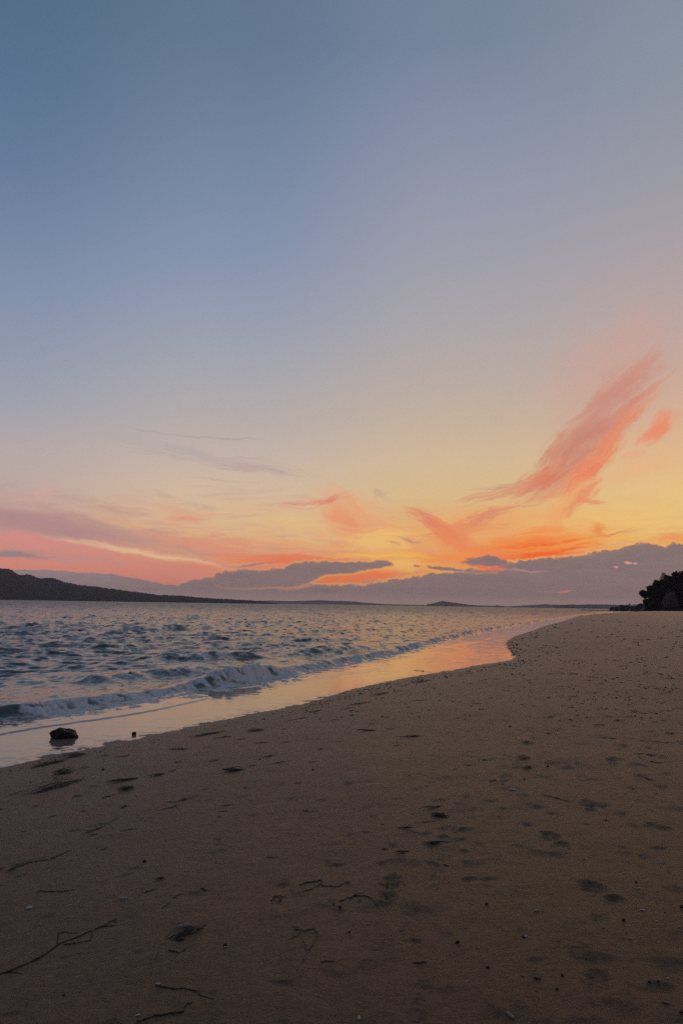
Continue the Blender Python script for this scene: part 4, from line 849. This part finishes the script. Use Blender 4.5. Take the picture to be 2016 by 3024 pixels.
ORD = ['nearest', 'second nearest', 'third nearest', 'fourth nearest', 'fifth nearest', 'sixth nearest', 'seventh nearest', 'eighth nearest', 'ninth nearest', 'tenth nearest', 'eleventh nearest', 'twelfth nearest', 'thirteenth nearest', 'fourteenth nearest', 'fifteenth nearest', 'sixteenth nearest', 'seventeenth nearest', 'eighteenth nearest']
WORD = {'scrap': ('dark seaweed scrap', 'seaweed', 'seaweed scraps strewn on the sand'), 'chip': ('tiny pale shell chip', 'shell', 'pale shell chips on the sand'), 'pebble': ('small black pebble', 'pebble', 'black pebbles on the sand'), 'shell': ('', 'shell', 'shells on the sand'), 'clump': ('dark seaweed clump', 'seaweed', 'seaweed clumps on the sand'), 'twig': ('', 'stick', 'sticks and roots on the sand')}
for kd in WORD:
    grp = [t for t in THINGS if t[1] == kd]; todo = [t for t in grp if not t[4]]
    pairs = []
    for nm, mx, my in MARKS:
        order = sorted(grp, key=lambda t: math.hypot(t[2]-mx, t[3]-my))
        for r_, t in enumerate(order):
            if not t[4] and math.hypot(t[2]-mx, t[3]-my) > .01: pairs.append((r_ + .3*math.hypot(t[2]-mx, t[3]-my), r_, nm, t))
    pairs.sort(key=lambda p: p[0]); done_ = {}
    for _, r_, nm, t in pairs:
        if id(t[0]) not in done_ and r_ < len(ORD): done_[id(t[0])] = (r_, nm)
    for t in grp:
        w_, cat, gr_ = WORD[kd]
        lb = t[4] or (f'{w_}, {ORD[done_[id(t[0])][0]]} to {done_[id(t[0])][1]}' if id(t[0]) in done_ else f'{w_} {OPEN.pop(0)}')
        tag(t[0], lb, cat, gr_)

# uncountable litter: far wrack dashes and shell grit, one mesh each
def scatter(name, n, pick, m, size, seed, label, cat):
    r_ = np.random.default_rng(seed); vs3, fs3 = [], []; px_ = []
    while len(px_) < n:
        q = pick(r_)
        if q is not None: px_.append(q)
    XY = np.array([ground(u, v, .55) for u, v in px_]); 
    for _ in range(4):
        Z = zsand0(XY); XY = np.array([ground(u, v, min(z_, 1.7)) for (u, v), z_ in zip(px_, Z)])
    Z = sand_z(XY)
    for (x, y), z_ in zip(XY, Z):
        lat, dep = px_m(x, y); L_, W_, H_2 = size(r_, lat, dep); a_ = math.atan2(-x, y)+r_.normal()*.35; c_, s_2 = math.cos(a_), math.sin(a_); b0 = len(vs3)
        for (p, q, h_) in ((-1, 0, 0), (-.3, -1, 0), (.5, -.8, 0), (1, .1, 0), (.3, 1, 0), (-.5, .8, 0), (-.3+.3*r_.normal(), 0, 1), (.4, .1*r_.normal(), .7)):
            p2, q2 = p*L_*(1+.2*r_.normal()), q*W_; vs3.append((x+p2*c_-q2*s_2, y+p2*s_2+q2*c_, z_-.002+h_*H_2))
        fs3 += [tuple(b0+k for k in f) for f in ((0, 1, 6), (1, 2, 7, 6), (2, 3, 7), (3, 4, 7), (4, 5, 6, 7), (5, 0, 6))]
    o = link(name, raw_mesh(name, vs3, fs3, False), m); tag(o, label, cat, None, 'stuff')
EP = np.array([(x*K, y*K) for x, y in edge_px])
def wrack(r_):
    v = 1830+ (r_.random()**.8)*300; u = r_.uniform(900, 2016); e_ = np.interp(-v, -EP[:, 1], EP[:, 0])
    if u < e_+6: return None
    k = gnoise(np.array([u*.012]), np.array([v*.05]))[0]+.6*math.exp(-(u-e_)/(90+.2*(v-1830)))+(.25 if u > 1650 else 0)
    return (u, v) if r_.random() < max(k-.02, 0)*1.6 else None
scatter('seaweed_litter', 750, wrack, M_twig, lambda r, lat, dep: (lat*r.uniform(1.5, 7), lat*r.uniform(1, 2.5), lat*r.uniform(.5, 2.2)), 3, 'fine dark seaweed litter thinly strewn up the far beach', 'seaweed')
def wl(r_):
    i = r_.random()*(len(EP)-5); j = int(i); f = i-j; p = EP[j]*(1-f)+EP[j+1]*f; return (p[0]+r_.uniform(6, 60)*(.3+.7*r_.random()), p[1]+abs(r_.normal())*8+3)
scatter('wash_line_litter', 420, wl, M_weed, lambda r, lat, dep: (lat*r.uniform(1, 5), lat*r.uniform(1, 2), lat*r.uniform(.6, 2.4)), 5, 'fine dark seaweed bits strung along the wash line', 'seaweed')
def grit(r_):
    u, v = r_.uniform(0, 2016), 2130+894*r_.random()**.8
    k = .12+.9*sm(np.array([u]), 1100, 1950)[0]*(.5+gnoise(np.array([u*.006]), np.array([v*.012]))[0])+.5*max(0, gnoise(np.array([u*.008+9]), np.array([v*.01]))[0])
    e_ = np.interp(u, EP[:13, 0], EP[:13, 1]); return (u, v) if v > e_+25 and r_.random() < k else None
scatter('shell_grit', 1500, grit, M_shell2, lambda r, lat, dep: (lat*r.uniform(.5, 1.5), lat*r.uniform(.5, 1.2), lat*r.uniform(.4, 1.0)), 8, 'pale shell grit sprinkled over the near sand', 'shell grit')
scatter('dark_grit', 1300, grit, M_weed, lambda r, lat, dep: (lat*r.uniform(.8, 3.5), lat*r.uniform(.5, 1.2), lat*r.uniform(.4, 1.2)), 9, 'fine dark crumbs and threads over the near sand', 'litter')

# ---------------------------------------------------------------- sea haze
bm = bmesh.new(); bmesh.ops.create_cube(bm, size=1)
for v in bm.verts: v.co = Vector((v.co.x*24000, v.co.y*22000+4000, (v.co.z+.5)*239-9))
hz = link('haze', mesh_of('haze', bm, False)); hz['kind'] = 'stuff'; hz['label'] = 'thin evening haze over the water'
m = bpy.data.materials.new('sea_haze'); m.use_nodes = True; nt = m.node_tree; L = nt.links.new; nt.nodes.clear()
pv = N('ShaderNodeVolumePrincipled'); pv.inputs['Density'].default_value = 6e-5; pv.inputs['Color'].default_value = (.98, .94, .95, 1); pv.inputs['Anisotropy'].default_value = .2
mo = N('ShaderNodeOutputMaterial'); L(pv.outputs[0], mo.inputs['Volume']); hz.data.materials.append(m); m.cycles.homogeneous_volume = True
